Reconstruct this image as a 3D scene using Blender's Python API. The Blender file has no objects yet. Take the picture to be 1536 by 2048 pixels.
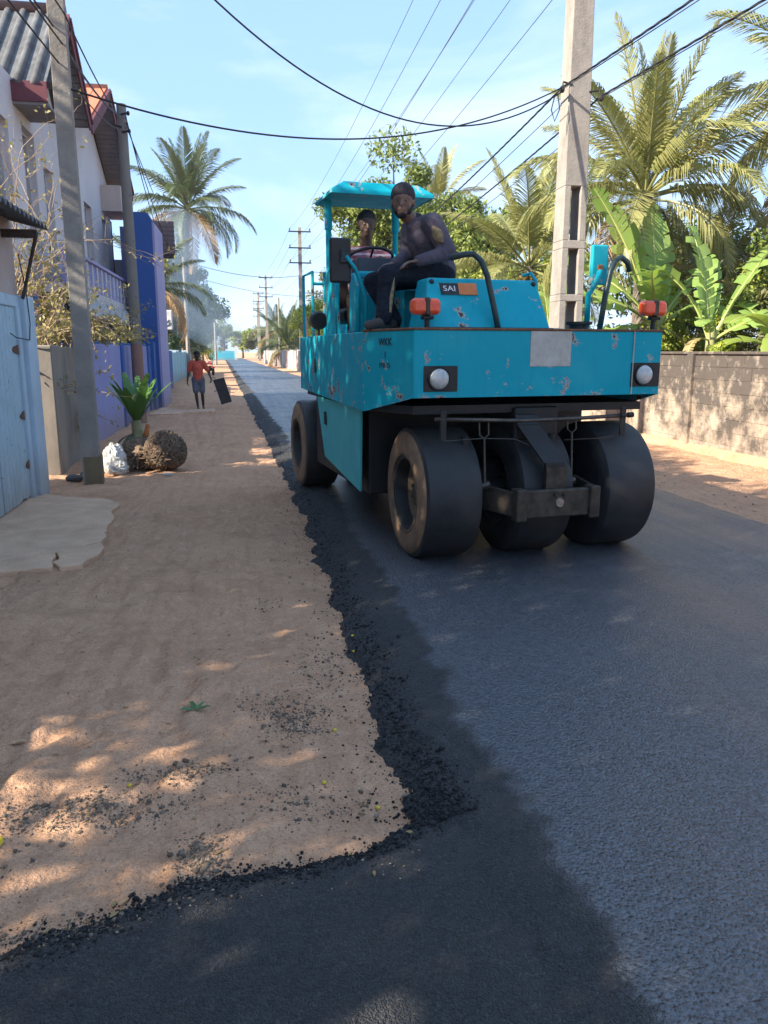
import bpy, bmesh, math, random
import numpy as np
from mathutils import Vector, Matrix, Euler
R = math.radians
random.seed(7); rng = np.random.default_rng(11)
scene = bpy.context.scene
C = scene.collection

# ---------------------------------------------------------------- camera, sky, sun, exposure
cam_data = bpy.data.cameras.new('camera'); cam = bpy.data.objects.new('camera', cam_data); C.objects.link(cam)
cam.location = (0, 0, 1.6); cam.rotation_euler = (R(90 - 11.789), 0, R(-10.034))
cam_data.sensor_fit = 'VERTICAL'; cam_data.sensor_height = 36; cam_data.lens = 27.035
cam_data.clip_start = .05; cam_data.clip_end = 3000
scene.camera = cam
SUN_EL = R(32); SUN_AZ = math.atan2(-.94, -.34)          # azimuth towards the sun, from +Y clockwise
world = bpy.data.worlds.new('World'); scene.world = world; world.use_nodes = True
wt = world.node_tree; wt.nodes.clear()
wo = wt.nodes.new('ShaderNodeOutputWorld'); bg = wt.nodes.new('ShaderNodeBackground'); sky = wt.nodes.new('ShaderNodeTexSky')
sky.sky_type = 'NISHITA'; sky.sun_disc = False; sky.sun_elevation = SUN_EL; sky.sun_rotation = SUN_AZ
sky.air_density = 1.0; sky.dust_density = .3; sky.ozone_density = 1.6
tc = wt.nodes.new('ShaderNodeTexCoord'); mp = wt.nodes.new('ShaderNodeMapping'); mp.inputs['Scale'].default_value = (1.1, .55, 2.6); mp.inputs['Rotation'].default_value = (0.25, .2, .5)
nz = wt.nodes.new('ShaderNodeTexNoise'); nz.inputs['Scale'].default_value = 2.3; nz.inputs['Detail'].default_value = 7; nz.inputs['Roughness'].default_value = .58; nz.inputs['Distortion'].default_value = .5
cr = wt.nodes.new('ShaderNodeMapRange'); cr.inputs['From Min'].default_value = .47; cr.inputs['From Max'].default_value = .78; cr.inputs['To Max'].default_value = .75
ev = wt.nodes.new('ShaderNodeMix'); ev.data_type = 'RGBA'; ev.inputs['Factor'].default_value = .88; ev.inputs['B'].default_value = (.585, .95, 1.6, 1)   # hazy, even tropical sky
mx = wt.nodes.new('ShaderNodeMix'); mx.data_type = 'RGBA'; mx.inputs['B'].default_value = (1.7, 1.9, 2.2, 1)
L_ = wt.links.new
L_(tc.outputs['Generated'], mp.inputs[0]); L_(mp.outputs[0], nz.inputs['Vector']); L_(nz.outputs['Fac'], cr.inputs['Value'])
L_(cr.outputs[0], mx.inputs['Factor']); L_(sky.outputs[0], ev.inputs['A']); L_(ev.outputs['Result'], mx.inputs['A']); L_(mx.outputs['Result'], bg.inputs['Color']); L_(bg.outputs[0], wo.inputs[0])
bg.inputs['Strength'].default_value = .15
sd = bpy.data.lights.new('sun', 'SUN'); sd.energy = 2.8; sd.angle = R(.5); sd.color = (1, .9, .74)
sun = bpy.data.objects.new('sun', sd); C.objects.link(sun)
to_sun = Vector((math.sin(SUN_AZ) * math.cos(SUN_EL), math.cos(SUN_AZ) * math.cos(SUN_EL), math.sin(SUN_EL)))
sun.rotation_euler = to_sun.to_track_quat('Z', 'Y').to_euler(); sun.location = (-30, -10, 30)
vs = scene.view_settings; vs.view_transform = 'Standard'; vs.look = 'None'; vs.gamma = 1; vs.use_curve_mapping = False
vs.exposure = 2.3
scene.cycles.use_denoising = True
scene.cycles.max_bounces = 6; scene.cycles.transparent_max_bounces = 6; scene.cycles.caustics_reflective = False; scene.cycles.caustics_refractive = False

# ---------------------------------------------------------------- material helpers
def lin(r, g, b):
    f = lambda c: (c / 255) / 12.92 if c <= 10.3 else ((c / 255 + .055) / 1.055) ** 2.4
    return (f(r), f(g), f(b))
class NT:
    def __init__(s, name):
        s.m = bpy.data.materials.new(name); s.m.use_nodes = True; s.t = s.m.node_tree; s.t.nodes.clear()
        s.out = s.n('ShaderNodeOutputMaterial'); s.b = s.n('ShaderNodeBsdfPrincipled'); s.l(s.b.outputs[0], s.out.inputs[0])
        s.tc = s.n('ShaderNodeTexCoord')
    def n(s, t, **k):
        q = s.t.nodes.new(t)
        for a, v in k.items(): setattr(q, a, v)
        return q
    def l(s, a, b): s.t.links.new(a, b)
    def vec(s, scale=(1, 1, 1), src='Object', rot=(0, 0, 0)):
        m = s.n('ShaderNodeMapping'); m.inputs['Scale'].default_value = scale; m.inputs['Rotation'].default_value = rot; s.l(s.tc.outputs[src], m.inputs[0]); return m.outputs[0]
    def noise(s, scale, detail=4, rough=.55, v=None, dist=0):
        q = s.n('ShaderNodeTexNoise'); q.inputs['Scale'].default_value = scale; q.inputs['Detail'].default_value = detail; q.inputs['Roughness'].default_value = rough; q.inputs['Distortion'].default_value = dist
        s.l(v if v is not None else s.tc.outputs['Object'], q.inputs['Vector']); return q.outputs['Fac']
    def voro(s, scale, feature='F1', out='Distance', v=None, rand=1):
        q = s.n('ShaderNodeTexVoronoi'); q.feature = feature; q.inputs['Scale'].default_value = scale; q.inputs['Randomness'].default_value = rand
        s.l(v if v is not None else s.tc.outputs['Object'], q.inputs['Vector']); return q.outputs[out]
    def rng(s, x, a, b, lo=0, hi=1):
        q = s.n('ShaderNodeMapRange'); q.inputs['From Min'].default_value = a; q.inputs['From Max'].default_value = b; q.inputs['To Min'].default_value = lo; q.inputs['To Max'].default_value = hi
        s.l(x, q.inputs['Value']); return q.outputs[0]
    def math(s, op, a, b=None):
        q = s.n('ShaderNodeMath', operation=op)
        for i, x in enumerate((a, b)):
            if x is None: continue
            if isinstance(x, (int, float)): q.inputs[i].default_value = x
            else: s.l(x, q.inputs[i])
        return q.outputs[0]
    def mix(s, f, a, b, mode='MIX'):
        q = s.n('ShaderNodeMix', data_type='RGBA', blend_type=mode)
        if isinstance(f, (int, float)): q.inputs['Factor'].default_value = f
        else: s.l(f, q.inputs['Factor'])
        for k, x in (('A', a), ('B', b)):
            if isinstance(x, tuple): q.inputs[k].default_value = (*x[:3], 1)
            else: s.l(x, q.inputs[k])
        return q.outputs['Result']
    def color(s, x):
        if isinstance(x, tuple): s.b.inputs['Base Color'].default_value = (*x[:3], 1)
        else: s.l(x, s.b.inputs['Base Color'])
    def rough(s, x):
        if isinstance(x, (int, float)): s.b.inputs['Roughness'].default_value = x
        else: s.l(x, s.b.inputs['Roughness'])
    def spec(s, x): s.b.inputs['Specular IOR Level'].default_value = x
    def bump(s, h, strength=.3, dist=.01, prev=None):
        q = s.n('ShaderNodeBump'); q.inputs['Strength'].default_value = strength; q.inputs['Distance'].default_value = dist
        s.l(h, q.inputs['Height'])
        if prev is not None: s.l(prev, q.inputs['Normal'])
        s.l(q.outputs[0], s.b.inputs['Normal']); return q.outputs[0]
MATS = {}
def plain(name, col, rough=.7, c2=None, scale=6, bump=.15, bscale=40, metal=0, spec=.4, dist=.004):
    if name in MATS: return MATS[name]
    t = NT(name); c2 = c2 or tuple(x * .7 for x in col)
    f = t.rng(t.noise(scale, 6, .62), .35, .68); t.color(t.mix(f, col, c2)); t.rough(t.rng(t.noise(scale * 2), .3, .7, max(.05, rough - .1), min(1, rough + .1)))
    t.b.inputs['Metallic'].default_value = metal; t.spec(spec)
    if bump: t.bump(t.noise(bscale, 4), bump, dist)
    MATS[name] = t.m; return t.m
def leafmat(name, c1, c2, c3=None, trans=.35, rough=.5, dry=0):
    if name in MATS: return MATS[name]
    t = NT(name); g = t.n('ShaderNodeNewGeometry'); r = g.outputs['Random Per Island']
    c = t.mix(r, c1, c2)
    if c3: c = t.mix(t.rng(t.noise(.9, 3), .42, .66), c, c3)
    t.color(c); t.rough(rough); t.spec(.35)
    tr = t.n('ShaderNodeBsdfTranslucent'); t.l(t.mix(.5, c, (c1[0] * 1.3, c1[1] * 1.2, c1[2] * .3)), tr.inputs['Color'])
    ms = t.n('ShaderNodeMixShader'); ms.inputs[0].default_value = trans; t.l(t.b.outputs[0], ms.inputs[1]); t.l(tr.outputs[0], ms.inputs[2]); t.l(ms.outputs[0], t.out.inputs[0])
    MATS[name] = t.m; return t.m

# ---------------------------------------------------------------- mesh helpers
class MB:
    def __init__(s): s.v = []; s.f = []
    def add(s, vs, fs):
        o = len(s.v); s.v += [tuple(map(float, q)) for q in vs]; s.f += [tuple(i + o for i in f) for f in fs]; return s
    def box(s, lo, hi):
        x0, y0, z0 = lo; x1, y1, z1 = hi
        return s.add([(x0, y0, z0), (x1, y0, z0), (x1, y1, z0), (x0, y1, z0), (x0, y0, z1), (x1, y0, z1), (x1, y1, z1), (x0, y1, z1)],
                     [(0, 3, 2, 1), (4, 5, 6, 7), (0, 1, 5, 4), (1, 2, 6, 5), (2, 3, 7, 6), (3, 0, 4, 7)])
    def cbox(s, lo, hi, b=.01):      # box with chamfered edges
        lo = np.array(lo, float); hi = np.array(hi, float); c = (lo + hi) / 2; h = (hi - lo) / 2; b = min(b, *(h * .49)); bm = bmesh.new()
        bmesh.ops.create_cube(bm, size=2)
        for v in bm.verts: v.co = Vector(c) + Vector((v.co.x * h[0], v.co.y * h[1], v.co.z * h[2]))
        bmesh.ops.bevel(bm, geom=bm.edges[:], offset=b, segments=1, affect='EDGES')
        bm.verts.index_update(); s.add([v.co[:] for v in bm.verts], [[v.index for v in f.verts] for f in bm.faces]); bm.free(); return s
    def prism(s, pts, off):          # polygon (3D points) extruded by off
        n = len(pts); o = np.array(off); p = [np.array(q, float) for q in pts]
        return s.add(p + [q + o for q in p], [tuple(range(n))[::-1], tuple(range(n, 2 * n))] + [(i, (i + 1) % n, n + (i + 1) % n, n + i) for i in range(n)])
    def tube(s, pts, r, n=8, caps=True):
        pts = [Vector(p) for p in pts]; m = len(pts); rs = r if hasattr(r, '__len__') else [r] * m
        o = len(s.v); up = None
        for i, p in enumerate(pts):
            d = (pts[min(i + 1, m - 1)] - pts[max(i - 1, 0)]).normalized()
            if up is None: up = d.orthogonal().normalized()
            up = (up - d * up.dot(d)); up = up.normalized() if up.length > 1e-6 else d.orthogonal().normalized()
            w = d.cross(up)
            for k in range(n):
                a = 2 * math.pi * k / n; s.v.append(tuple(p + (up * math.cos(a) + w * math.sin(a)) * rs[i]))
        for i in range(m - 1):
            for k in range(n): s.f.append((o + i * n + k, o + i * n + (k + 1) % n, o + (i + 1) * n + (k + 1) % n, o + (i + 1) * n + k))
        if caps: s.f.append(tuple(o + k for k in range(n))[::-1]); s.f.append(tuple(o + (m - 1) * n + k for k in range(n)))
        return s
    def lathe(s, prof, c=(0, 0, 0), axis=(1, 0, 0), n=32, closed=False):   # prof: (t along axis, r)
        ax = Vector(axis).normalized(); u = ax.orthogonal().normalized(); w = ax.cross(u); c = Vector(c); o = len(s.v); m = len(prof)
        for t, r in prof:
            for k in range(n):
                a = 2 * math.pi * k / n; s.v.append(tuple(c + ax * t + (u * math.cos(a) + w * math.sin(a)) * r))
        for i in range(m if closed else m - 1):
            j = (i + 1) % m
            for k in range(n): s.f.append((o + i * n + k, o + i * n + (k + 1) % n, o + j * n + (k + 1) % n, o + j * n + k))
        if not closed: s.f.append(tuple(o + k for k in range(n))[::-1]); s.f.append(tuple(o + (m - 1) * n + k for k in range(n)))
        return s
    def ball(s, c, r, seg=12, ring=8):
        r = r if hasattr(r, '__len__') else (r, r, r); o = len(s.v); c = Vector(c)
        s.v.append((c.x, c.y, c.z + r[2]))
        for i in range(1, ring):
            p = math.pi * i / ring
            for k in range(seg):
                a = 2 * math.pi * k / seg; s.v.append((c.x + r[0] * math.sin(p) * math.cos(a), c.y + r[1] * math.sin(p) * math.sin(a), c.z + r[2] * math.cos(p)))
        s.v.append((c.x, c.y, c.z - r[2])); e = len(s.v) - 1
        for k in range(seg):
            s.f.append((o, o + 1 + k, o + 1 + (k + 1) % seg)); q = o + 1 + (ring - 2) * seg; s.f.append((e, q + (k + 1) % seg, q + k))
            for i in range(ring - 2):
                q = o + 1 + i * seg; s.f.append((q + k, q + seg + k, q + seg + (k + 1) % seg, q + (k + 1) % seg))
        return s
    def build(s, name, mat, parent=None, world=False, smooth=False, bevel=0):
        me = bpy.data.meshes.new(name); vv = s.v
        if world and parent is not None:
            mi = Matrix.LocRotScale(parent.location, parent.rotation_euler, None).inverted(); vv = [tuple(mi @ Vector(q)) for q in vv]
        me.from_pydata(vv, [], s.f); me.update()
        return mesh_obj(name, me, mat, parent, smooth, bevel)
def mesh_obj(name, me, mat, parent=None, smooth=False, bevel=0):
    if mat is not None and not me.materials: me.materials.append(mat)
    if smooth:
        me.polygons.foreach_set('use_smooth', [True] * len(me.polygons))
        if smooth == 2: me.set_sharp_from_angle(angle=R(40))
    o = bpy.data.objects.new(name, me); C.objects.link(o)
    if parent is not None: o.parent = parent
    if bevel:
        b = o.modifiers.new('bevel', 'BEVEL'); b.width = bevel; b.segments = 2; b.limit_method = 'ANGLE'; b.angle_limit = R(35)
    return o
def np_obj(name, V, F, mat, parent=None, smooth=False):      # numpy arrays, quads or triangles
    me = bpy.data.meshes.new(name); V = np.asarray(V, np.float32); F = np.asarray(F, np.int32); k = F.shape[1]
    me.vertices.add(len(V)); me.vertices.foreach_set('co', V.ravel()); me.loops.add(F.size); me.loops.foreach_set('vertex_index', F.ravel())
    me.polygons.add(len(F)); me.polygons.foreach_set('loop_start', np.arange(0, F.size, k, dtype=np.int32)); me.polygons.foreach_set('loop_total', np.full(len(F), k, np.int32))
    me.update(calc_edges=True)
    return mesh_obj(name, me, mat, parent, smooth)
def thing(name, label, cat, loc=(0, 0, 0), rz=0, group=None):
    o = bpy.data.objects.new(name, None); C.objects.link(o); o.empty_display_size = .2; o.location = loc; o.rotation_euler = (0, 0, rz); return tag(o, label, cat, group)
def tag(o, label, cat, group=None):
    o['label'] = label; o['category'] = cat
    if group: o['group'] = group
    return o
def struct(o, label=None):
    o['kind'] = 'structure'
    if label: o['label'] = label
    return o
def stuff(o, label=None, cat=None):
    o['kind'] = 'stuff'
    if label: o['label'] = label
    if cat: o['category'] = cat
    return o
def share(src, name, parent=None, loc=(0, 0, 0), rot=(0, 0, 0), sc=1):
    o = bpy.data.objects.new(name, src.data); C.objects.link(o); o.parent = parent; o.location = loc; o.rotation_euler = rot; o.scale = (sc,) * 3 if not hasattr(sc, '__len__') else sc
    return o
def copy_tree(o, parent=None):
    c = o.copy(); C.objects.link(c); c.parent = parent
    for ch in list(o.children): copy_tree(ch, c)
    return c
# smooth value noise on arrays
_perm = np.random.default_rng(3).random((256, 256))
def vnoise(x, y):
    xi = np.floor(x).astype(int); yi = np.floor(y).astype(int); fx = x - xi; fy = y - yi; fx = fx * fx * (3 - 2 * fx); fy = fy * fy * (3 - 2 * fy)
    g = lambda a, b: _perm[a & 255, b & 255]
    return (g(xi, yi) * (1 - fx) + g(xi + 1, yi) * fx) * (1 - fy) + (g(xi, yi + 1) * (1 - fx) + g(xi + 1, yi + 1) * fx) * fy - .5
def fbm(x, y, o=4): return sum(vnoise(x * 2 ** i + 17 * i, y * 2 ** i - 9 * i) / 2 ** i for i in range(o))
def sstep(a, b, x): t = np.clip((x - a) / (b - a), 0, 1); return t * t * (3 - 2 * t)
def bend(y): return -.03 * np.maximum(0, np.asarray(y, float) - 8)
def axis(*segs):                     # (start, stop, step) pieces
    out = []
    for a, b, s in segs: out += list(np.arange(a, b - 1e-6, s))
    return np.array(out + [segs[-1][1]])
def grid_faces(nx, ny):
    i = np.arange(nx - 1)[:, None] * ny + np.arange(ny - 1)[None]; return np.stack([i, i + ny, i + ny + 1, i + 1], -1).reshape(-1, 4)
# ---------------------------------------------------------------- ground and road materials
def mat_dirt():
    t = NT('sandy_dirt')
    a = t.rng(t.noise(.9, 6, .6), .35, .7); c = t.mix(a, (.66, .385, .235), (.54, .30, .175))
    c = t.mix(t.rng(t.noise(9, 5, .65), .45, .75), c, (.70, .43, .27))
    c = t.mix(t.rng(t.noise(2.3, 7, .7), .52, .72, 0, .6), c, (.36, .20, .115)); c = t.mix(t.rng(t.noise(70, 3, .7), .52, .72, 0, .55), c, (.24, .15, .10))
    c = t.mix(t.rng(t.noise(5, 6, .6, t.vec((2.6, .22, 1))), .5, .66, 0, .38), c, (.40, .235, .145))
    peb = t.voro(55, v=t.vec()); c = t.mix(t.rng(peb, .0, .16, .35, 0), c, (.62, .54, .45))
    c = t.mix(t.rng(t.noise(190, 3, .7), .5, .7, 0, .5), c, (.30, .175, .105)); c = t.mix(t.rng(t.noise(33, 5, .7), .56, .7, 0, .45), c, (.26, .16, .105))
    t.color(c); t.rough(.95); t.spec(.15)
    b = t.bump(t.noise(11, 6, .65), 1.0, .07); b = t.bump(t.noise(120, 4, .7), .6, .006, b); t.bump(t.rng(peb, 0, .25, 1, 0), .35, .006, b)
    return t.m
def mat_asphalt():
    t = NT('fresh_asphalt'); at = t.n('ShaderNodeAttribute', attribute_name='loose'); lo = at.outputs['Fac']
    cell = t.voro(95, out='Color'); sp = t.n('ShaderNodeSeparateColor'); t.l(cell, sp.inputs[0])
    c = t.mix(sp.outputs[0], (.016, .018, .022), (.10, .105, .118)); c = t.mix(t.rng(sp.outputs[1], .86, .92, 0, .6), c, (.12, .125, .135)); c = t.mix(t.rng(t.noise(1.4, 5), .4, .7, 0, .35), c, (.06, .062, .068))
    c2 = t.mix(sp.outputs[0], (.006, .006, .007), (.04, .039, .04)); c2 = t.mix(t.rng(t.noise(3.2, 6, .65), .5, .72, 0, .5), c2, (.085, .07, .055))
    t.color(t.mix(lo, c, c2))
    t.rough(t.math('ADD', t.math('ADD', t.rng(t.noise(.9, 5), .3, .7, .26, .40), t.rng(t.noise(3, 3, .6, t.vec((1.6, .05, 1))), .35, .65, 0, .1)), t.math('MULTIPLY', lo, .4))); t.spec(.9)
    d1 = t.voro(95, 'SMOOTH_F1'); d2 = t.voro(170, 'F1', v=t.vec((1, 1, 1), rot=(.3, .1, .7)))
    h = t.math('ADD', t.math('MULTIPLY', t.rng(d1, 0, .6, 1, 0), t.math('ADD', t.math('MULTIPLY', lo, 1.3), .5)), t.math('MULTIPLY', t.rng(d2, 0, .7, 1, 0), t.math('ADD', t.math('MULTIPLY', lo, 1.6), .18)))
    b = t.bump(h, 1.0, .011); t.bump(t.noise(420, 2), .25, .002, b)
    return t.m
def mat_rock(name, c1, c2, rough=.8):
    t = NT(name); g = t.n('ShaderNodeNewGeometry'); c = t.mix(g.outputs['Random Per Island'], c1, c2); t.color(t.mix(t.rng(t.noise(60), .3, .7, 0, .4), c, tuple(x * .55 for x in c1))); t.rough(rough); t.spec(.3); return t.m
m_dirt = mat_dirt(); m_asph = mat_asphalt()

# ---------------------------------------------------------------- ground: one sheet to the horizon
def toe(y): return .56 + .05 * vnoise(y * 1.7, y * 0 + 3.3) + .05 * vnoise(y * 6.1, y * 0 + 8.1) + bend(y)
def apron(x): return np.interp(x, [-30, -3, -1.2, -.7, -.42, -.04, .28, .56, .9], [.6, 1.25, 1.74, 1.91, 2.05, 2.18, 2.23, 2.36, 2.5]) + .06 * vnoise(x * 4.3, x * 0 + 1.2) + .035 * vnoise(x * 13, x * 0 + 5)
FEET = [(rng.uniform(-1.9, .35), 2.1 + 7 * rng.random() ** 1.4, rng.normal(0, .5)) for _ in range(70)]
def ground_h(x, y):
    x = np.asarray(x, float); y = np.asarray(y, float); near = sstep(-4, -2.2, x) * sstep(60, 20, y) * sstep(-8, -2, y)
    h = .026 * fbm(x * 1.1, y * .9, 3) + .028 * fbm(x * 5.5 + 3, y * 4.2, 3) + .012 * fbm(x * 22, y * 17, 2)
    tr = sum(np.exp(-((x - bend(y) - c - .12 * np.sin(y * .5 + p)) / .07) ** 2) * w for c, p, w in ((-.45, .3, .03), (-.60, .3, .02), (-.85, 1.1, .022), (.12, 2., .02), (-1.15, .2, .02)))
    for fx_, fy_, fa_ in FEET:
        dx, dy = x - fx_, y - fy_; u_ = dx * math.cos(fa_) + dy * math.sin(fa_); w_ = -dx * math.sin(fa_) + dy * math.cos(fa_); q = (u_ / .045) ** 2 + (w_ / .125) ** 2
        h = h - .017 * np.exp(-q ** 2) + .007 * np.exp(-(q - 2.2) ** 2)
    return np.maximum(-.034, h * near - tr * near * sstep(1.6, 2.6, y) * (.6 + fbm(x * 8, y * 3, 2))) - .034 * np.exp(-((x - toe(y)) / .42) ** 2) * near
xs = axis((-900, -60, 120), (-60, -8, 13), (-8, -2.6, .6), (-2.6, .85, .028), (.85, 4.4, .45), (4.4, 7.4, .1), (7.4, 12, .8), (12, 60, 12), (60, 900, 120))
ys = axis((-300, -20, 70), (-20, 0, 4), (0, 1.4, .2), (1.4, 4.2, .024), (4.2, 8, .04), (8, 14, .07), (14, 26, .2), (26, 60, 1.2), (60, 180, 12), (180, 1500, 120))
gx, gy = np.meshgrid(xs, ys, indexing='ij')
gz = ground_h(gx, gy)
inside = np.minimum(np.maximum(gx - toe(gy), apron(gx) - gy), 4.68 + bend(gy) - gx)
gz = gz - .03 * sstep(.1, .4, inside) - .05 * sstep(.3, .6, inside)
ground = np_obj('ground', np.stack([gx, gy, gz], -1).reshape(-1, 3), grid_faces(len(xs), len(ys)), m_dirt, smooth=True); struct(ground)

# ---------------------------------------------------------------- road: the asphalt mat rises out of the sand with a crumbling edge
def road_z(x, y):
    n = .05 * fbm(x * 5, y * 5, 3) + .035 * fbm(x * 19, y * 19, 2)
    sl = x - toe(y); sa = apron(x) - y
    zl = np.clip((sl + n * sstep(.5, .0, sl)) * .38, -.13, 1); zl = np.where(zl < 0, zl * 2.2, .066 * np.tanh(zl / .066))
    za = np.clip((sa + n * .8) * .35, -.1, 1); za = np.where(za < 0, za * 2.2, .036 * np.tanh(za / .036)) + .004 * fbm(x * 9, y * 9, 2)
    z = np.maximum(zl, za); zr = (4.68 + bend(y) + .02 * vnoise(y * 5, y * 0) - x) * .8
    lo = sstep(.37, .29, sl + n * 1.6 + .05 * fbm(x * 2.3, y * 2.3, 2)) * 1.0
    z = z + lo * sstep(2.0, 2.35, y) * (.014 * fbm(x * 26, y * 26, 2)) + lo * .006 * fbm(x * 55, y * 55, 2) * sstep(-.05, .05, np.maximum(sl, sa)) + (1 - lo) * .004 * fbm(x * .9, y * .7, 2)
    return np.minimum(z, np.clip(zr, -.12, .3)), lo
rx = axis((-14, -1.8, .6), (-1.8, 1.25, .022), (1.25, 4.5, .12), (4.5, 4.9, .05)); ry = axis((-8, 1.2, .5), (1.2, 5, .022), (5, 10, .045), (10, 30, .25), (30, 190, 2.5))
qx, qy = np.meshgrid(rx, ry, indexing='ij'); qx = qx + bend(qy); qz, lo = road_z(qx, qy)
rv = np.stack([qx, qy, qz], -1).reshape(-1, 3); rf = grid_faces(len(rx), len(ry))
keep = (qz.reshape(-1) > -.03)[rf].any(1)
road = np_obj('road', rv, rf[keep], m_asph, smooth=True); struct(road)
at = road.data.attributes.new('loose', 'FLOAT', 'POINT'); at.data.foreach_set('value', lo.reshape(-1).astype(np.float32))
def surf(x, y):
    z, _ = road_z(np.asarray(x, float), np.asarray(y, float)); g = ground_h(x, y)
    ins = np.minimum(np.maximum(x - toe(y), apron(x) - y), 4.68 + bend(y) - x)
    return np.where(ins > -.1, np.maximum(z, g - .03 * sstep(.1, .4, ins)), g)

# ---------------------------------------------------------------- loose crumbs and gravel
_t = (1 + 5 ** .5) / 2
ICO = np.array([(-1, _t, 0), (1, _t, 0), (-1, -_t, 0), (1, -_t, 0), (0, -1, _t), (0, 1, _t), (0, -1, -_t), (0, 1, -_t), (_t, 0, -1), (_t, 0, 1), (-_t, 0, -1), (-_t, 0, 1)]) / 1.9
ICF = np.array([(0, 11, 5), (0, 5, 1), (0, 1, 7), (0, 7, 10), (0, 10, 11), (1, 5, 9), (5, 11, 4), (11, 10, 2), (10, 7, 6), (7, 1, 8), (3, 9, 4), (3, 4, 2), (3, 2, 6), (3, 6, 8), (3, 8, 9), (4, 9, 5), (2, 4, 11), (6, 2, 10), (8, 6, 7), (9, 8, 1)])
def rocks(name, x, y, s, mat, sink=.25, parent=None):
    n = len(x); sc = rng.uniform(.6, 1.2, (n, 3)) * np.array([1, 1, .75]); v = ICO[None] * (1 + rng.uniform(-.22, .22, (n, 12, 1)))
    a = rng.uniform(0, 6.28, n); ca, sa = np.cos(a)[:, None], np.sin(a)[:, None]; v = v * sc[:, None] * s[:, None, None]
    v = np.stack([v[..., 0] * ca - v[..., 1] * sa, v[..., 0] * sa + v[..., 1] * ca, v[..., 2]], -1)
    z = surf(x, y) + s * (.55 - sink); v += np.stack([x, y, z], -1)[:, None]
    return np_obj(name, v.reshape(-1, 3), (ICF[None] + 12 * np.arange(n)[:, None, None]).reshape(-1, 3), mat, parent)
m_crumb = mat_rock('asphalt_crumb', (.008, .008, .009), (.03, .029, .03), .75); m_grav = mat_rock('dusty_gravel', (.10, .077, .058), (.27, .205, .15), .95); m_peb = mat_rock('pale_pebble', (.22, .14, .09), (.55, .44, .34), .9)
n = 8000; y = 2.3 + 12 * rng.random(n) ** 2.2; d = rng.normal(.045, .055, n); x = toe(y) + d; s = .0022 + .0035 * rng.random(n) ** 2 + (rng.random(n) > .94) * rng.uniform(.003, .009, n)
n2 = 3000; x2 = rng.uniform(-1.1, .6, n2); y2 = apron(x2) + rng.normal(-.03, .045, n2); s2 = .002 + .004 * rng.random(n2) ** 2 + (rng.random(n2) > .95) * .005
n3 = 420; y3 = 2.4 + 8 * rng.random(n3) ** 1.6; x3 = toe(y3) - np.abs(rng.normal(0, .16, n3)); s3 = rng.uniform(.003, .008, n3)
stuff(rocks('asphalt_crumbs', np.concatenate([x, x2, x3]), np.concatenate([y, y2, y3]), np.concatenate([s, s2, s3]), m_crumb), 'black asphalt crumbs spilled along the ragged road edge', 'asphalt crumbs')
gxs, gys, gss = [], [], []
for cx, cy, rx_, ry_, k in ((.16, 3.17, .13, .16, 900), (.05, 3.35, .12, .12, 260), (.08, 4.9, .1, .12, 110), (-.62, 2.62, .30, .1, 1500), (-.3, 2.82, .2, .07, 520), (-.2, 2.27, .07, .12, 800), (.1, 2.62, .2, .12, 160), (-.95, 2.3, .2, .22, 300), (.33, 3.75, .12, .4, 380), (.25, 2.5, .2, .1, 180), (-.6, 2.0, .3, .07, 420)):
    gxs.append(rng.normal(cx, rx_ * .6, k)); gys.append(rng.normal(cy, ry_ * .6, k)); gss.append(.0018 + .004 * rng.random(k) ** 2 + (rng.random(k) > .93) * rng.uniform(.002, .008, k))
stuff(rocks('gravel', np.concatenate(gxs), np.concatenate(gys), np.concatenate(gss), m_grav, .3), 'dusty grey gravel spilled in patches on the sandy verge', 'gravel')
k = 2600; y = 2 + 9 * rng.random(k) ** 1.7; x = rng.uniform(-2.2, .5, k); s = .0015 + .004 * rng.random(k) ** 3 + (rng.random(k) > .985) * .006
k4 = 500; y = np.concatenate([y, rng.uniform(6, 13, k4)]); x = np.concatenate([x, rng.uniform(4.8, 7.0, k4)]); s = np.concatenate([s, rng.uniform(.004, .014, k4)])
stuff(rocks('pebbles', x, y, s, m_peb, .35), 'small pale pebbles scattered over the sandy verges', 'pebbles')

k = 420; lx_ = np.concatenate([rng.uniform(-2.1, .5, 300), rng.uniform(4.9, 7.0, 120)]); ly_ = np.concatenate([2.0 + 9 * rng.random(300) ** 1.5, rng.uniform(6, 13, 120)]); la = rng.uniform(0, 6.28, k); ll = rng.uniform(.007, .022, k); lw = ll * rng.uniform(.22, .4, k); lz = surf(lx_, ly_) + .004
d_ = np.stack([np.cos(la), np.sin(la), rng.normal(0, .12, k)], -1) * ll[:, None]; w_ = np.stack([-np.sin(la), np.cos(la), rng.normal(0, .25, k)], -1) * lw[:, None]; c_ = np.stack([lx_, ly_, lz], -1)
m_lit = mat_rock('leaf_litter', (.24, .14, .06), (.42, .30, .13), .8)
stuff(np_obj('leaf_litter', np.stack([c_ - d_, c_ + w_ + [0, 0, .003], c_ + d_, c_ - w_ + [0, 0, .003]], 1).reshape(-1, 3), np.arange(4 * k).reshape(-1, 4), m_lit), 'small dry leaves scattered over the sandy verges', 'leaf litter')
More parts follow.
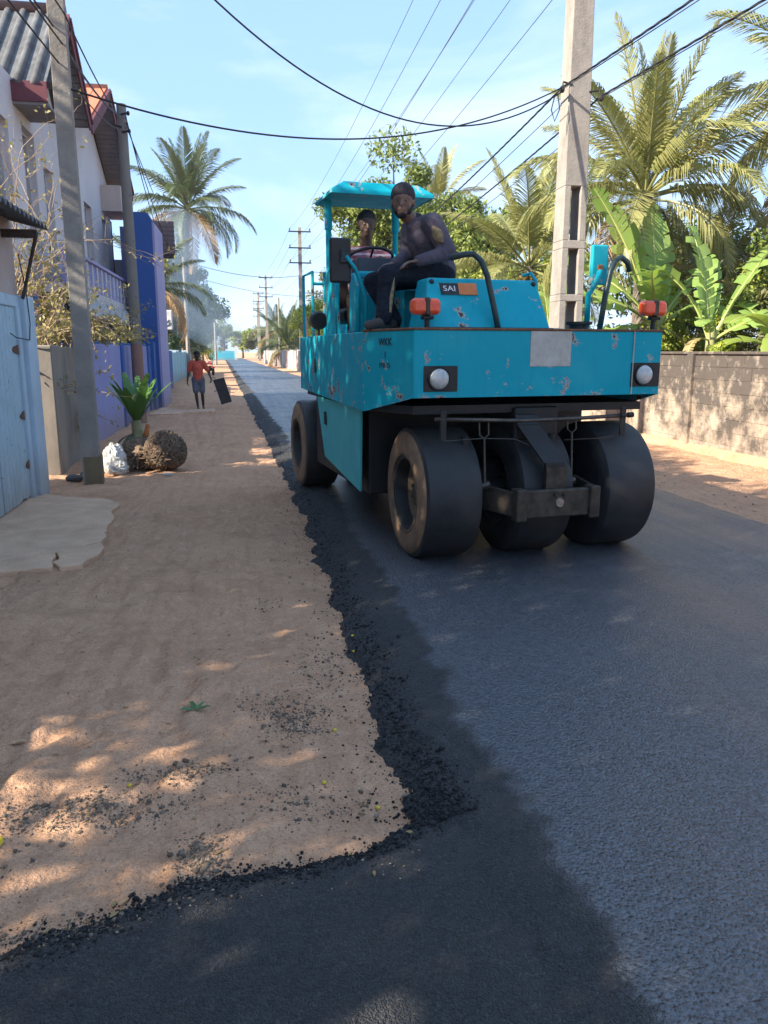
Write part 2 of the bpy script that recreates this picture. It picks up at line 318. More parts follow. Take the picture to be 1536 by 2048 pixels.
# ---------------------------------------------------------------- concrete apron in front of the blue gate, and the low step beyond
def mat_concrete(name, c1, c2, stain=(.05, .045, .04), st=.5, scale=2.2, bump=.35, rough=.9):
    if name in MATS: return MATS[name]
    t = NT(name); c = t.mix(t.rng(t.noise(scale, 6, .6), .35, .68), c1, c2); c = t.mix(t.rng(t.noise(scale * .8, 7, .68, t.vec((1, 1, .3))), .5, .72, 0, st), c, stain)
    c = t.mix(t.rng(t.noise(60, 3), .5, .75, 0, .3), c, tuple(x * .5 for x in c1)); t.color(c); t.rough(rough); t.spec(.2)
    b = t.bump(t.noise(scale * 9, 6, .62), bump, .02); t.bump(t.noise(160, 3), .3, .003, b); MATS[name] = t.m; return t.m
m_slab = mat_concrete('worn_slab', (.68, .445, .295), (.52, .34, .225), (.55, .33, .19), .6, 3.5, .6)
apr = bpy.data.objects.new('concrete_apron', None); C.objects.link(apr); apr.location = (-1.9, 7.2, 0); struct(apr, 'cracked concrete apron in front of the pale blue plank gate')
crack = [(-2.6, 5.95), (-1.95, 6.12), (-1.78, 6.18), (-1.55, 6.32), (-1.36, 6.5), (-1.26, 6.62)]
back = [(-1.25, 6.75), (-1.3, 7.2), (-1.3, 7.6), (-1.38, 7.95), (-1.35, 8.26), (-1.45, 8.5), (-1.58, 8.68), (-1.8, 8.75), (-2.02, 8.85), (-2.6, 9.35)]
front = [(-1.2, 6.45), (-1.2, 6.2), (-1.27, 5.93), (-1.42, 5.86)]; frontL = [(-1.5, 5.85), (-1.7, 5.8), (-1.9, 5.82), (-2.6, 5.75)]
def jag(poly, a=.012):
    out = []
    for i in range(len(poly)):
        p = np.array(poly[i]); q = np.array(poly[(i + 1) % len(poly)]); L = np.linalg.norm(q - p); k = max(1, int(L / .07))
        for j in range(k): out.append(tuple(p + (q - p) * j / k + rng.normal(0, a * (j > 0), 2)))
    return out
for poly in (crack + back, [(p[0] + .01, p[1] - .014) for p in crack[3:]][::-1] + [(-1.5, 6.2), (-1.46, 5.95)] + [front[3], front[2], front[1], front[0]], [(p[0], p[1] - .014) for p in crack[:4]] + [(-1.52, 6.2), (-1.48, 5.94), (-1.47, 5.86)] + frontL):
    pl = jag(poly); MB().prism([(p[0], p[1], -.06) for p in pl], (0, 0, .088 + .006 * random.random())).build('slab', m_slab, apr, True, False, .008)
stp = bpy.data.objects.new('doorstep', None); C.objects.link(stp); stp.location = (-1.6, 21.2, 0); struct(stp, 'low concrete step along the purple wall near the walking man')
for poly in ([(-2.45, 20.4), (-1.75, 20.5), (-1.62, 21.6), (-2.4, 22.9)], [(-1.7, 20.75), (-.85, 21.2), (-.9, 22.2), (-1.58, 21.9)]):
    pl = jag(poly, .02); MB().prism([(p[0], p[1], -.06) for p in pl], (0, 0, .1)).build('slab', m_slab, stp, True, False, .008)
# small fallen things on the sand
m_yel = plain('yellow_leaf', (.72, .52, .03), .5, (.6, .45, .05)); m_fl = plain('green_sprig', (.1, .19, .07), .5); m_dryl = plain('dry_leaf', (.5, .33, .17), .8)
def leaf_mesh(L, W):
    return MB().add([(0, 0, 0), (L * .3, W, .004), (L * .7, W * .8, .008), (L, 0, .002), (L * .7, -W * .8, .012), (L * .3, -W, .006), (L * .3, 0, -.002), (L * .7, 0, .003)], [(0, 6, 1), (1, 6, 7, 2), (2, 7, 3), (0, 5, 6), (5, 4, 7, 6), (4, 3, 7)])
for lab, m, x, y, L, W, a in (('bright yellow leaf lying flat on the sand beside the dark gravel band', m_yel, -.86, 2.45, .06, .016, 1.9), ('curled tan leaf lying on the pale sand by the asphalt apron', m_dryl, -.43, 2.09, .04, .008, .5), ('dry orange leaf on the open sand away from the gravel', m_dryl, -1.02, 3.15, .07, .014, .1)):
    o = leaf_mesh(L, W).build('fallen_leaf', m); o.location = (x, y, float(surf(x, y)) + .008); o.rotation_euler = (.1, 0, a); tag(o, lab, 'leaf', 'leaves fallen on the sand')
sp = thing('leaf_sprig', 'fresh green leaf sprig dropped on the open sand', 'leaf', (-.28, 3.35, float(ground_h(-.28, 3.35)) + .012))
for a in (0, .9, 2.0, 3.4): o = leaf_mesh(.075, .012).build('leaf', m_fl, sp); o.rotation_euler = (0, -.1, a)
for (x, y), fl_ in zip(((.33, 3.1), (.42, 2.5), (-.49, 2.78), (.24, 2.66), (.53, 3.95), (.55, 4.15)), ('beside the round gravel patch', 'at the corner where road edge meets apron', 'on the long gravel band', 'between the gravel patch and the apron', 'on the crumbling edge below the roller', 'against the road edge farthest from the apron')):
    o = MB().ball((0, 0, 0), (.0085, .0085, .008), 10, 7).build('fallen_fruit', m_yel, smooth=True); o.location = (x, y, float(surf(x, y)) + .006); tag(o, 'tiny round yellow fruit ' + fl_, 'fruit', 'small yellow fruits on the sand')
# ---------------------------------------------------------------- roller materials
def mat_teal(name, col, chips=.69, fade=.25, edge=False):
    t = NT(name); c = t.mix(t.rng(t.noise(2.2, 5), .35, .7, 0, fade), col, (col[0] + .06, col[1] * 1.12 + .03, col[2] * 1.05 + .02))
    c = t.mix(t.rng(t.noise(5, 6, .65, t.vec((5, 5, .35))), .55, .8, 0, .45), c, tuple(x * .55 for x in col))         # dirty runs
    n1 = t.noise(6.5, 7, .68); n2 = t.noise(17, 5, .7, t.vec((1.6, 1.6, .45)))
    sx = t.n('ShaderNodeSeparateXYZ'); t.l(t.tc.outputs['Object'], sx.inputs[0]); n1 = t.math('ADD', n1, t.rng(sx.outputs[2], 1.27, 1.5, .06, 0)) if edge else n1
    pr = t.rng(n1, chips - .015, chips + .005); c = t.mix(pr, c, (.34, .33, .31))                                       # bare primer
    ru = t.rng(n1, chips + .025, chips + .04); c = t.mix(ru, c, (.07, .04, .03))
    sc = t.rng(n2, .70, .72); c = t.mix(sc, c, (.045, .04, .04))
    t.color(c); t.rough(t.rng(t.noise(8, 4), .3, .7, .42, .62)); t.spec(.13)
    t.bump(t.math('ADD', t.noise(3, 3), t.math('MULTIPLY', t.math('ADD', pr, sc), -.12)), .25, .02); return t.m
m_teal = mat_teal('teal_paint', (.0, .30, .385), .622, .3, True); m_teal2 = mat_teal('pale_teal_paint', (.06, .40, .43), .68, .6)  # second teal is paler and more mottled, for the side skirt
m_blk = plain('black_steel', (.012, .013, .015), .55, (.02, .018, .016), 8, .2, 60); m_pipe = plain('worn_pipe', (.10, .085, .07), .45, (.05, .045, .04), 30, .2, 80, .5)
m_rubber = plain('smooth_rubber', (.014, .016, .019), .55, (.045, .042, .04), 3.5, .35, 45, 0, .4); m_wallr = plain('dusty_sidewall', (.27, .165, .10), .9, (.16, .10, .065), 7, .25, 50)
m_rim = plain('muddy_rim', (.20, .13, .08), .8, (.08, .06, .045), 11, .3, 60); m_greas = plain('greasy_steel', (.075, .06, .045), .6, (.03, .025, .02), 14, .35, 70, .3)
m_rust = plain('rust', (.2, .09, .045), .9, (.1, .045, .025), 25, .4, 90); m_amber = plain('amber_lens', (.75, .09, .02), .25, (.6, .06, .02), 30, .1, 100, 0, .6)
m_lens = plain('headlamp_glass', (.5, .52, .5), .12, (.33, .35, .34), 22, .5, 55, 0, .8); m_plate = plain('bare_plate', (.45, .44, .40), .7, (.33, .32, .28), 12, .1)
m_chrome = plain('worn_metal', (.4, .38, .35), .4, (.2, .19, .17), 20, .1, 60, .8); m_white = plain('white_print', (.75, .75, .74), .6, (.6, .6, .6), 40, 0); m_ink = plain('black_stencil', (.014, .016, .02), .7, (.03, .05, .06), 30, 0)
m_tape = plain('orange_tape', (.62, .2, .055), .55, (.5, .16, .05), 20, .1)
RO = thing('road_roller', 'turquoise rubber-tyred road roller with canopy parked on fresh asphalt', 'road roller', (2.056, 5.733, 0), .12)
# body shell: outline (x, y, bottom z), flat deck on top
ZT = 1.745
ol = [(-.985, -.40, 1.285), (.985, -.40, 1.285), (1.06, .2, 1.155), (1.1, 2.7, 1.2), (.8, 3.75, 1.25), (-.8, 3.75, 1.25), (-1.16, 2.75, 1.22), (-1.17, .22, 1.155)]
n = len(ol); mb = MB(); mb.add([(x, y, z) for x, y, z in ol] + [(x, y, ZT) for x, y, z in ol], [(i, (i + 1) % n, n + (i + 1) % n, n + i) for i in range(n)] + [tuple(range(n, 2 * n))])
mb.build('body', m_teal, RO, bevel=.008)
MB().prism([(x * .95, y * .985 + (.14 if y < 0 else -.02), 1.16) for x, y, z in ol], (0, 0, .06)).build('underbody', m_blk, RO)  # its black also stands for the shadow below the front panel
lip = MB()                                      # folded lip round the deck edge
for i in (7, 0, 1):
    a = Vector((ol[i][0], ol[i][1], ZT + .006)); b = Vector((ol[(i + 1) % n][0], ol[(i + 1) % n][1], ZT + .006)); lip.tube([a, b], .009, 6)
lip.build('deck_lip', m_rust, RO)
seam = MB().tube([(.742, -.4045, 1.29), (.742, -.4045, ZT)], .005, 5); seam.build('weld_seam', m_plate, RO)
# skirt between the axles
MB().prism([(-1.125, .47, 1.16), (-1.125, 2.12, 1.17), (-1.11, 1.86, .60), (-1.09, .64, .46)], (.02, 0, 0)).build('skirt_panel', m_teal2, RO, bevel=.003)
for y0, z0 in ((1.92, 1.40),): MB().box((-1.1745, y0, z0), (-1.168, y0 + .07, z0 + .13)).build('slot', m_ink, RO)
MB().box((-1.131, 1.72, .92), (-1.12, 1.79, 1.04)).build('slot', m_ink, RO)
MB().box((-1.0, .68, .42), (1.0, 2.75, 1.17)).build('chassis', m_blk, RO, bevel=.02)
MB().prism([(-.5, 2.7, .6), (.5, 2.7, .6), (.5, 3.6, .9), (-.5, 3.6, .9)], (0, 0, .5)).build('rear_frame', m_blk, RO)
# wheels
def wheel(x, y, r, w, flip, dusty):
    h = w / 2; s = .07
    prof = [(-h, r * .52), (-h - .012, r * .62), (-h - .012, r * .8), (-h + .002, r * .925), (-h + .018, r * .978), (-h + .055, r), (h - .055, r), (h - .018, r * .978), (h - .002, r * .925), (h + .012, r * .8), (h + .012, r * .62), (h, r * .52), (h - .06, r * .5), (-h + .06, r * .5)]
    t = MB().lathe(prof, (x, y, r + .052), n=64, closed=True).build('wheel', m_rubber, RO, smooth=2)
    rimp = [(h, r * .50), (-h - .004, r * .60), (-h - .019, r * .61), (-h - .019, r * .575), (-h + .01, r * .56), (-h + .02, r * .53), (-h + .13, r * .49), (-h + .16, r * .42), (-h + .14, r * .3), (-h + .14, .001)]
    MB().lathe([(a * flip, b) for a, b in rimp], (x, y, r + .052), n=40).build('rim', m_rim if x < -.5 else m_blk, t, smooth=2)  # rims other than outer-left coloured black to stand for wheel-well shadow
    if x < -.5 or x > .7: MB().lathe([(flip * (-h - .014), r * .605), (flip * (-h - .0165), r * .75), (flip * (-h - .014), r * .83), (flip * (-h - .0005), r * .918), (flip * (-h + .012), r * .94), (flip * (-h + .04), r * .90), (flip * (-h + .04), r * .6)], (x, y, r + .052), n=64, closed=True).build('sidewall', m_wallr if x < 0 else m_rubber, t, smooth=2)  # right-hand sidewalls stay black too, standing for that shade
    if dusty:
        nt = MB()
        for k in range(8):
            a = k * math.pi / 4 + .3; nt.lathe([(flip * (-h + .085), .016), (flip * (-h + .13), .016)], (x, y + math.cos(a) * .105, r + .052 + math.sin(a) * .105), n=6)
        nt.lathe([(flip * (-h + .07), .05), (flip * (-h + .08), .07), (flip * (-h + .13), .075)], (x, y, r + .052), n=20); nt.build('hub', m_greas, t, smooth=2)
for x, f in ((-.685, 1), (.045, 1), (.755, -1)): wheel(x, 0, .5, .43, f, f == 1)
for x, f in ((-.88, 1), (-.30, 1), (.30, -1), (.88, -1)): wheel(x, 3.42, .5, .40, f, x < -.5)
MB().tube([(-.7, 0, .55), (.75, 0, .55)], .07, 12).build('axle', m_blk, RO); MB().tube([(-.9, 3.42, .55), (.9, 3.42, .55)], .07, 12).build('axle', m_blk, RO)
# front yoke, scraper gear, water bar
MB().box((-.16, -.3, .95), (.2, .35, 1.2)).build('yoke', m_blk, RO, bevel=.02)
yk = MB(); pts = [(-.10, -.36, 1.15), (-.095, -.40, 1.08), (.035, -.58, .82), (.045, -.58, .60)]
for i in range(3):
    a, b = pts[i], pts[i + 1]; hw = .09 if i < 2 else .078; yk.add([(a[0] - hw, a[1], a[2]), (a[0] + hw, a[1], a[2]), (b[0] + hw, b[1], b[2]), (b[0] - hw, b[1], b[2]), (a[0] - hw, a[1] + .03, a[2]), (a[0] + hw, a[1] + .03, a[2]), (b[0] + hw, b[1] + .03, b[2]), (b[0] - hw, b[1] + .03, b[2])],
        [(0, 3, 2, 1), (4, 5, 6, 7), (0, 1, 5, 4), (1, 2, 6, 5), (2, 3, 7, 6), (3, 0, 4, 7)])
yk.build('tow_arm', m_blk, RO, bevel=.004)
MB().box((-.04, -.594, .60), (.125, -.582, .79)).build('tow_plate', m_greas, RO)
bm_ = MB().cbox((-.29, -.66, .44), (.36, -.60, .64), .01); bm_.build('cross_beam', m_greas, RO)
for x in (-.28, .30): MB().cbox((x - .03, -.69, .425), (x + .05, -.585, .655), .008).build('end_bracket', m_greas, RO)
MB().prism([(-.30, -.61, .46), (-.30, -.61, .63), (-.46, -.2, .66), (-.46, -.2, .48)], (-.03, 0, 0)).build('side_arm', m_greas, RO); MB().prism([(.35, -.61, .46), (.35, -.61, .63), (.40, -.2, .66), (.40, -.2, .48)], (.03, 0, 0)).build('side_arm', m_greas, RO)
tp = MB().lathe([(-.03, .045), (-.025, .045), (.0, .03), (.0, .001)], (.035, -.672, .545), (0, -1, 0), 20).build('tow_pin', m_chrome, RO, smooth=2)
for x in (.0, .07): MB().lathe([(-.01, .014), (.008, .014)], (x, -.668, .605), (0, -1, 0), 6).build('bolt', m_greas, RO)
MB().tube([(-.86, -.5, 1.145), (-.2, -.5, 1.12), (.2, -.5, 1.125), (.67, -.5, 1.14)], .014, 8).build('water_bar', m_pipe, RO, smooth=True)
MB().tube([(.60, -.5, 1.138), (.63, -.5, 1.14)], .022, 8).tube([(.66, -.5, 1.14), (.705, -.5, 1.142)], .02, 8).build('valve', m_blk, RO)
for x in (-.80, .62): MB().cbox((x - .022, -.512, .99), (x + .022, -.49, 1.2), .004).build('hanger', m_blk, RO)
for x, z0 in ((-.46, 1.03), (.24, 1.05)):
    MB().tube([(x - .035, -.42, z0 + .09), (x - .035, -.43, z0 - .01), (x, -.435, z0 - .035), (x + .035, -.43, z0 - .01), (x + .035, -.42, z0 + .09)], .006, 6).build('hook', m_pipe, RO)
    MB().tube([(x, -.435, z0 - .03), (x + .012, -.44, .68)], .0085, 6).tube([(x - .05, -.4, .63), (x + .06, -.4, .66)], .03, 8).build('scraper_rod', m_pipe, RO)
    MB().tube([(x - .09, -.3, 1.0), (x - .09, -.3, .5)], .03, 10).build('hose', m_blk, RO)
MB().tube([(-.8, -.51, .995), (-.5, -.51, 1.005), (-.25, -.49, .99), (-.1, -.47, .93), (.02, -.46, .91)], .003, 5).tube([(.62, -.505, 1.0), (.4, -.5, .975), (.15, -.48, .97)], .003, 5).build('cable', m_pipe, RO)
# headlamps
for x, zc in ((-.785, 1.415), (.855, 1.43)):
    q = MB(); q.cbox((x - .125, -.406, zc - .088), (x + .125, -.398, zc + .088), .003); q.build('lamp_recess', m_blk, RO)
    hl = MB().lathe([(.0, .072), (.012, .072), (.026, .062), (.034, .04), (.037, .001)], (x - .015, -.404, zc), (0, -1, 0), 28).build('headlight', m_lens, RO, smooth=2)
    MB().lathe([(0, .071), (.016, .071), (.018, .078), (.008, .084), (0, .084)], (x - .015, -.4045, zc), (0, -1, 0), 28, True).build('bezel', m_blk, hl, smooth=2)
MB().cbox((-.105, -.4035, 1.495), (.22, -.398, 1.742), .001).build('bare_plate', m_plate, RO)
# bonnet
hood = [(-.86, -.30, ZT), (.11, -.30, ZT), (.11, .62, ZT), (-.60, .62, ZT), (-.60, .35, ZT), (-.86, .1, ZT)]
hb = MB(); top = [(-.78, -.10, 2.115), (.075, -.10, 2.115), (.075, .60, 2.115), (-.57, .60, 2.115), (-.57, .33, 2.115), (-.78, .12, 2.115)]
hb.add(hood + top, [tuple(range(6, 12))] + [(i, (i + 1) % 6, 6 + (i + 1) % 6, 6 + i) for i in range(6)]); hb.build('bonnet', m_teal, RO, bevel=.018)
MB().tube([(-.87, -.305, ZT + .012), (.12, -.305, ZT + .012)], .011, 6).build('hinge_strip', m_ink, RO)
for x in (-.755, .045): MB().ball((x, -.115, 2.085), (.02, .02, .02), 10, 6).build('catch', m_blk, RO, smooth=True)
def on_hood(x, z): t = (z - ZT) / (2.115 - ZT); return -.30 + .20 * t
sl = math.atan2(.37, .20)
def hood_rect(x0, x1, z0, z1, off): return MB().prism([(x0, on_hood(0, z0) - off, z0), (x1, on_hood(0, z0) - off, z0), (x1, on_hood(0, z1) - off, z1), (x0, on_hood(0, z1) - off, z1)], (0, .006, 0))
hood_rect(-.70, -.42, 1.995, 2.078, .006).build('badge', m_ink, RO); hood_rect(-.562, -.42, 1.997, 2.080, .010).build('tape', m_tape, RO)
def text(body, size, mat, parent, loc, rot, name='lettering', extr=.001, sx=1):
    cu = bpy.data.curves.new(name, 'FONT'); cu.body = body; cu.size = size; cu.extrude = extr; cu.align_x = 'CENTER'; cu.align_y = 'CENTER'
    to = bpy.data.objects.new('tmp', cu); C.objects.link(to); dg = bpy.context.evaluated_depsgraph_get(); me = bpy.data.meshes.new_from_object(to.evaluated_get(dg)); me.materials.clear()
    bpy.data.objects.remove(to); o = mesh_obj(name, me, mat, parent); o.location = loc; o.rotation_euler = rot; o.scale = (sx, 1, 1); return o
text('SAI', .062, m_white, RO, (-.632, on_hood(0, 2.037) - .009, 2.037), (sl, 0, 0), 'lettering', .001, 1.15)
ang = math.atan2(.62, -.185)                     # chamfer panel direction
cx = lambda s: -1.17 + .185 * s; cy = lambda s: .22 - .62 * s; rzc = math.atan2(-.62, .185)
def cham(s, z): nx, ny = -.62 / .647, -.185 / .647; return (cx(s) + nx * .004, cy(s) + ny * .004, z)
text('WKK', .075, m_ink, RO, cham(.47, 1.665), (R(90), 0, rzc), sx=.95); text('1', .06, m_ink, RO, cham(.47, 1.575), (R(90), 0, rzc)); text('PTR 15', .052, m_ink, RO, cham(.46, 1.50), (R(90), 0, rzc), sx=.9)
# indicators
for x, y, z in ((-.88, -.335, 1.90), (.93, -.34, 1.915)):
    MB().tube([(x + .02, y + .02, ZT - .01), (x + .02, y + .01, z - .05)], .018, 10).cbox((x - .02, y - .02, z - .085), (x + .06, y + .04, z - .06), .006).build('lamp_stem', m_blk, RO)
    il = MB().cbox((x - .105, y - .045, z - .055), (x + .105, y + .05, z + .055), .022).build('indicator', m_amber, RO, bevel=.008)
    MB().cbox((x - .015, y - .05, z - .06), (x + .025, y + .055, z + .06), .012).build('band', m_greas, il)
# hand rails
MB().tube([(-.32, -.32, ZT), (-.35, -.30, 1.9), (-.40, -.28, 2.12), (-.445, -.27, 2.22), (-.50, -.26, 2.265), (-.57, -.25, 2.26), (-.66, -.24, 2.235)], .021, 10).build('hand_rail', plain('dark_green_pipe', (.012, .045, .045), .4, (.02, .03, .03), 10, .1), RO, smooth=True)
MB().tube([(.52, -.28, ZT), (.56, -.27, 2.0), (.60, -.26, 2.18), (.64, -.25, 2.26), (.70, -.24, 2.285), (.76, -.23, 2.25), (.79, -.22, 2.19)], .021, 10).build('hand_rail', MATS['dark_green_pipe'], RO, smooth=True)
MB().tube([(.13, .0, ZT), (.13, .0, 2.12), (.11, .05, 2.18), (.07, .12, 2.17)], .013, 8).build('hand_rail', m_teal, RO, smooth=True)
# mirrors
mr = MB().cbox((.525, -.125, 2.095), (.665, -.085, 2.385), .03).build('mirror', m_teal, RO, bevel=.012); MB().cbox((.53, -.083, 2.1), (.66, -.079, 2.38), .002).build('glass', m_lens, mr)
MB().tube([(.52, -.1, ZT), (.52, -.1, 2.02), (.555, -.13, 2.1), (.595, -.132, 2.2)], .022, 8).build('mirror_arm', m_teal, RO, smooth=True); MB().cbox((.57, -.14, 2.19), (.615, -.12, 2.24), .005).build('mirror_clamp', m_rust, RO)
MB().lathe([(0, .07), (.05, .07), (.055, .10), (.075, .10), (.075, .001)], (.44, -.12, ZT), (0, 0, 1), 20).build('filler_cap', m_blk, RO, smooth=2)
MB().cbox((.02, .1, ZT - .002), (.42, .35, ZT + .035), .01).build('deck_strip', m_plate, RO)
m2 = MB().cbox((-1.385, .33, 2.10), (-1.225, .375, 2.42), .03).build('mirror', m_blk, RO, bevel=.012)
MB().tube([(-1.09, .42, 1.76), (-1.09, .42, 2.0), (-1.2, .31, 2.2), (-1.27, .31, 2.29)], .014, 8).build('mirror_arm', m_teal, RO, smooth=True); MB().cbox((-1.31, .31, 2.24), (-1.26, .335, 2.34), .006).build('mirror_clamp', m_ink, RO)
# operator station
MB().cbox((-1.075, .72, ZT - .002), (-.70, 1.0, 2.23), .02).build('console', m_teal, RO); MB().cbox((-.72, .66, ZT - .002), (-.3, .98, 2.10), .02).build('cowl', m_teal, RO); MB().prism([(-1.05, .715, 2.17), (-.70, .715, 2.17), (-.70, .80, 2.345), (-1.05, .80, 2.345)], (0, .2, -.05)).build('dashboard', plain('dash_plastic', (.035, .045, .06), .6), RO, bevel=.01)
sw = MB(); cw = Vector((-.88, 1.03, 2.36)); ax = Vector((0, .35, .94)).normalized(); u = Vector((1, 0, 0)); w = ax.cross(u)
ring = [tuple(cw + (u * math.cos(a) + w * math.sin(a)) * .19) for a in np.linspace(0, 2 * math.pi, 33)]; sw.tube(ring, .013, 8, False)
for a in (.4, 2.5, 4.6): sw.tube([tuple(cw), tuple(cw + (u * math.cos(a) + w * math.sin(a)) * .19)], .009, 6)
sw.tube([tuple(cw), (-.88, .9, 2.1)], .022, 8); sw.build('steering_wheel', m_blk, RO, smooth=True)
MB().cbox((-1.02, 1.35, 1.85), (-.52, 1.85, 1.98), .04).build('seat', m_blk, RO); MB().cbox((-1.0, 1.80, 1.95), (-.54, 1.92, 2.35), .04).build('seat_back', m_blk, RO); MB().box((-.9, 1.45, ZT - .01), (-.64, 1.75, 1.86)).build('seat_base', m_blk, RO)
MB().cbox((-.7, 2.35, ZT - .005), (.75, 3.6, 2.05), .04).build('rear_bonnet', m_teal, RO)
for p in ([(-1.10, .62, ZT), (-1.10, .62, 2.12), (-1.08, .75, 2.2)], [(-1.12, 1.22, ZT), (-1.12, 1.22, 2.33)]): MB().tube(p, .02, 8).build('grab_post', m_teal, RO, smooth=True)
MB().prism([(-1.13, 1.12, ZT), (-1.13, 1.6, ZT), (-1.13, 1.6, 2.28), (-1.13, 1.25, 2.36)], (.012, 0, 0)).build('side_guard', m_teal, RO)
rg = MB()
for p in ([(-1.12, 2.25, ZT), (-1.12, 2.25, 2.36), (-1.0, 2.25, 2.36), (-1.0, 2.25, ZT)], [(-1.12, 2.7, ZT), (-1.12, 2.7, 2.36), (-1.12, 2.25, 2.36)], [(-1.12, 2.25, 2.25), (-.8, 2.25, 2.25)]): rg.tube(p, .015, 6)
rg.build('rear_rail', m_teal, RO); lp = MB().lathe([(.0, .03), (-.03, .085), (-.10, .085), (-.12, .07)], (-1.12, 2.06, 1.89), (0, 1, 0), 20).tube([(-1.12, 2.0, ZT - .01), (-1.12, 2.0, 1.82)], .012, 6).build('work_lamp', m_blk, RO, smooth=2)
# canopy on two posts
for x in (-1.075, -.44): MB().tube([(x, 1.72, ZT - .01), (x, 1.72, 2.70)], .026, 10).tube([(x, 1.72, 2.68), (x, 1.72, 2.95)], .036, 10).build('canopy_post', m_teal, RO, smooth=2)
x0, x1, y0, y1 = -1.14, -.20, 1.33, 1.98
cn = MB(); A = [(x0, y0, 2.925), (x1, y0, 2.925), (x1, y1, 2.925), (x0, y1, 2.925)]; B = [(x0, y0, 2.955), (x1, y0, 2.955), (x1, y1, 2.955), (x0, y1, 2.955)]; D = [(x0 + .13, y0 + .06, 3.035), (x1 - .13, y0 + .06, 3.035), (x1 - .13, y1 - .1, 3.035), (x0 + .13, y1 - .1, 3.035)]
cn.add(A + B + D, [(0, 1, 5, 4), (1, 2, 6, 5), (2, 3, 7, 6), (3, 0, 4, 7), (4, 5, 9, 8), (5, 6, 10, 9), (6, 7, 11, 10), (7, 4, 8, 11), (8, 9, 10, 11)]); cn.build('canopy', m_teal, RO, bevel=.012)
MB().box((x0 + .01, y0 + .01, 2.928), (x1 - .01, y1 - .01, 2.94)).build('canopy_lining', m_teal, RO)
def roller_pt(x, y, z): c, s = math.cos(.12), math.sin(.12); return Vector((2.056 + x * c - y * s, 5.733 + x * s + y * c, z))

# ---------------------------------------------------------------- people: capsules fused into one skin by a voxel remesh
def capsule(mb, a, b, ra, rb, n=10):
    a, b = Vector(a), Vector(b); d = (b - a); L = d.length or 1e-4; d = d / L; pts, rs = [], []
    for k in range(4): t = math.pi / 2 * k / 4; pts.append(a - d * ra * math.cos(t)); rs.append(max(.001, ra * math.sin(t)))
    pts.append(a); rs.append(ra); pts.append(b); rs.append(rb)
    for k in range(1, 5): t = math.pi / 2 * k / 4; pts.append(b + d * rb * math.sin(t)); rs.append(max(.001, rb * math.cos(t)))
    mb.tube(pts, rs, n)
def fused(name, mb, mat, parent, voxel=.011, smooth=3):
    o = mb.build('tmp', None, None); m = o.modifiers.new('r', 'REMESH'); m.mode = 'VOXEL'; m.voxel_size = voxel; sm = o.modifiers.new('s', 'SMOOTH'); sm.factor = .5; sm.iterations = smooth
    dg = bpy.context.evaluated_depsgraph_get(); me = bpy.data.meshes.new_from_object(o.evaluated_get(dg)); bpy.data.objects.remove(o)
    mi = Matrix.LocRotScale(parent.location, parent.rotation_euler, None).inverted(); me.transform(mi); me.name = name
    return mesh_obj(name, me, mat, parent, True)
def frame(f, up=(0, 0, 1)):
    f = Vector(f).normalized(); r = f.cross(Vector(up)).normalized(); return f, r, r.cross(f)       # forward, right, up
def head(mb, c, face, h=.235):           # c: centre of head
    f, r, u = frame(face); k = h / .235; c = Vector(c); P = lambda a, b, d: c + (r * a + f * b + u * d) * k
    capsule(mb, P(0, -.012, .025), P(0, .008, .03), .086 * k, .082 * k, 14); capsule(mb, P(0, .02, -.03), P(0, .045, -.072), .066 * k, .040 * k, 12)
    for s in (-1, 1): capsule(mb, P(.03 * s, .05, -.01), P(.035 * s, .045, -.03), .03 * k, .03 * k, 8); capsule(mb, P(.08 * s, -.005, .01), P(.082 * s, -.01, -.025), .014 * k, .011 * k, 6)
    capsule(mb, P(0, .082, .012), P(0, .104, -.022), .009 * k, .0155 * k, 8); capsule(mb, P(-.02, .078, -.052), P(.02, .078, -.052), .011 * k, .011 * k, 8); capsule(mb, P(-.035, .07, .032), P(.035, .07, .032), .013 * k, .013 * k, 8)
    return P
def hand(mb, wr, d, palm_n, s=1, curl=.5):   # wrist, direction of fingers, palm normal
    d = Vector(d).normalized(); nrm = Vector(palm_n); nrm = (nrm - d * nrm.dot(d)).normalized(); side = d.cross(nrm) * s; wr = Vector(wr)
    for j in range(4):
        o = (j - 1.5) * .020; b = wr + d * .018 + side * o * .7; k = wr + d * .085 + side * o; capsule(mb, b, k, .015, .0125, 8)
        L = (.034, .04, .038, .03)[j]; p = k; v = d
        for seg in range(3):
            v = (v * math.cos(curl) + nrm * math.sin(curl)).normalized(); q = p + v * L * (1, .72, .55)[seg]; capsule(mb, p, q, .0092 - .0006 * seg, .0086 - .0008 * seg, 7); p = q
    b = wr + d * .03 - side * .03; k = wr + d * .065 - side * .052 + nrm * .018; capsule(mb, b, k, .014, .011, 7); capsule(mb, k, k + (d * .8 + nrm * .6).normalized() * .034, .0105, .008, 7)
m_skin = plain('dark_skin', (.15, .085, .058), .5, (.11, .062, .043), 12, .1, 90, 0, .45); m_hair = plain('black_hair', (.006, .006, .007), .7, (.012, .011, .011), 40, .6, 140); m_eye = plain('eye_white', (.16, .14, .13), .3, None, 10, 0)
def eyes(P, k, parent, voxel=None):
    mi = Matrix.LocRotScale(parent.location, parent.rotation_euler, None).inverted()
    for s in (-1, 1):
        e = MB().ball(tuple(mi @ P(.031 * s, .0745, .010)), .0105, 8, 6).build('eye', m_eye, parent, smooth=True); MB().ball(tuple(mi @ P(.031 * s, .0815, .010)), .0058, 8, 6).build('pupil', m_hair, e, smooth=True)
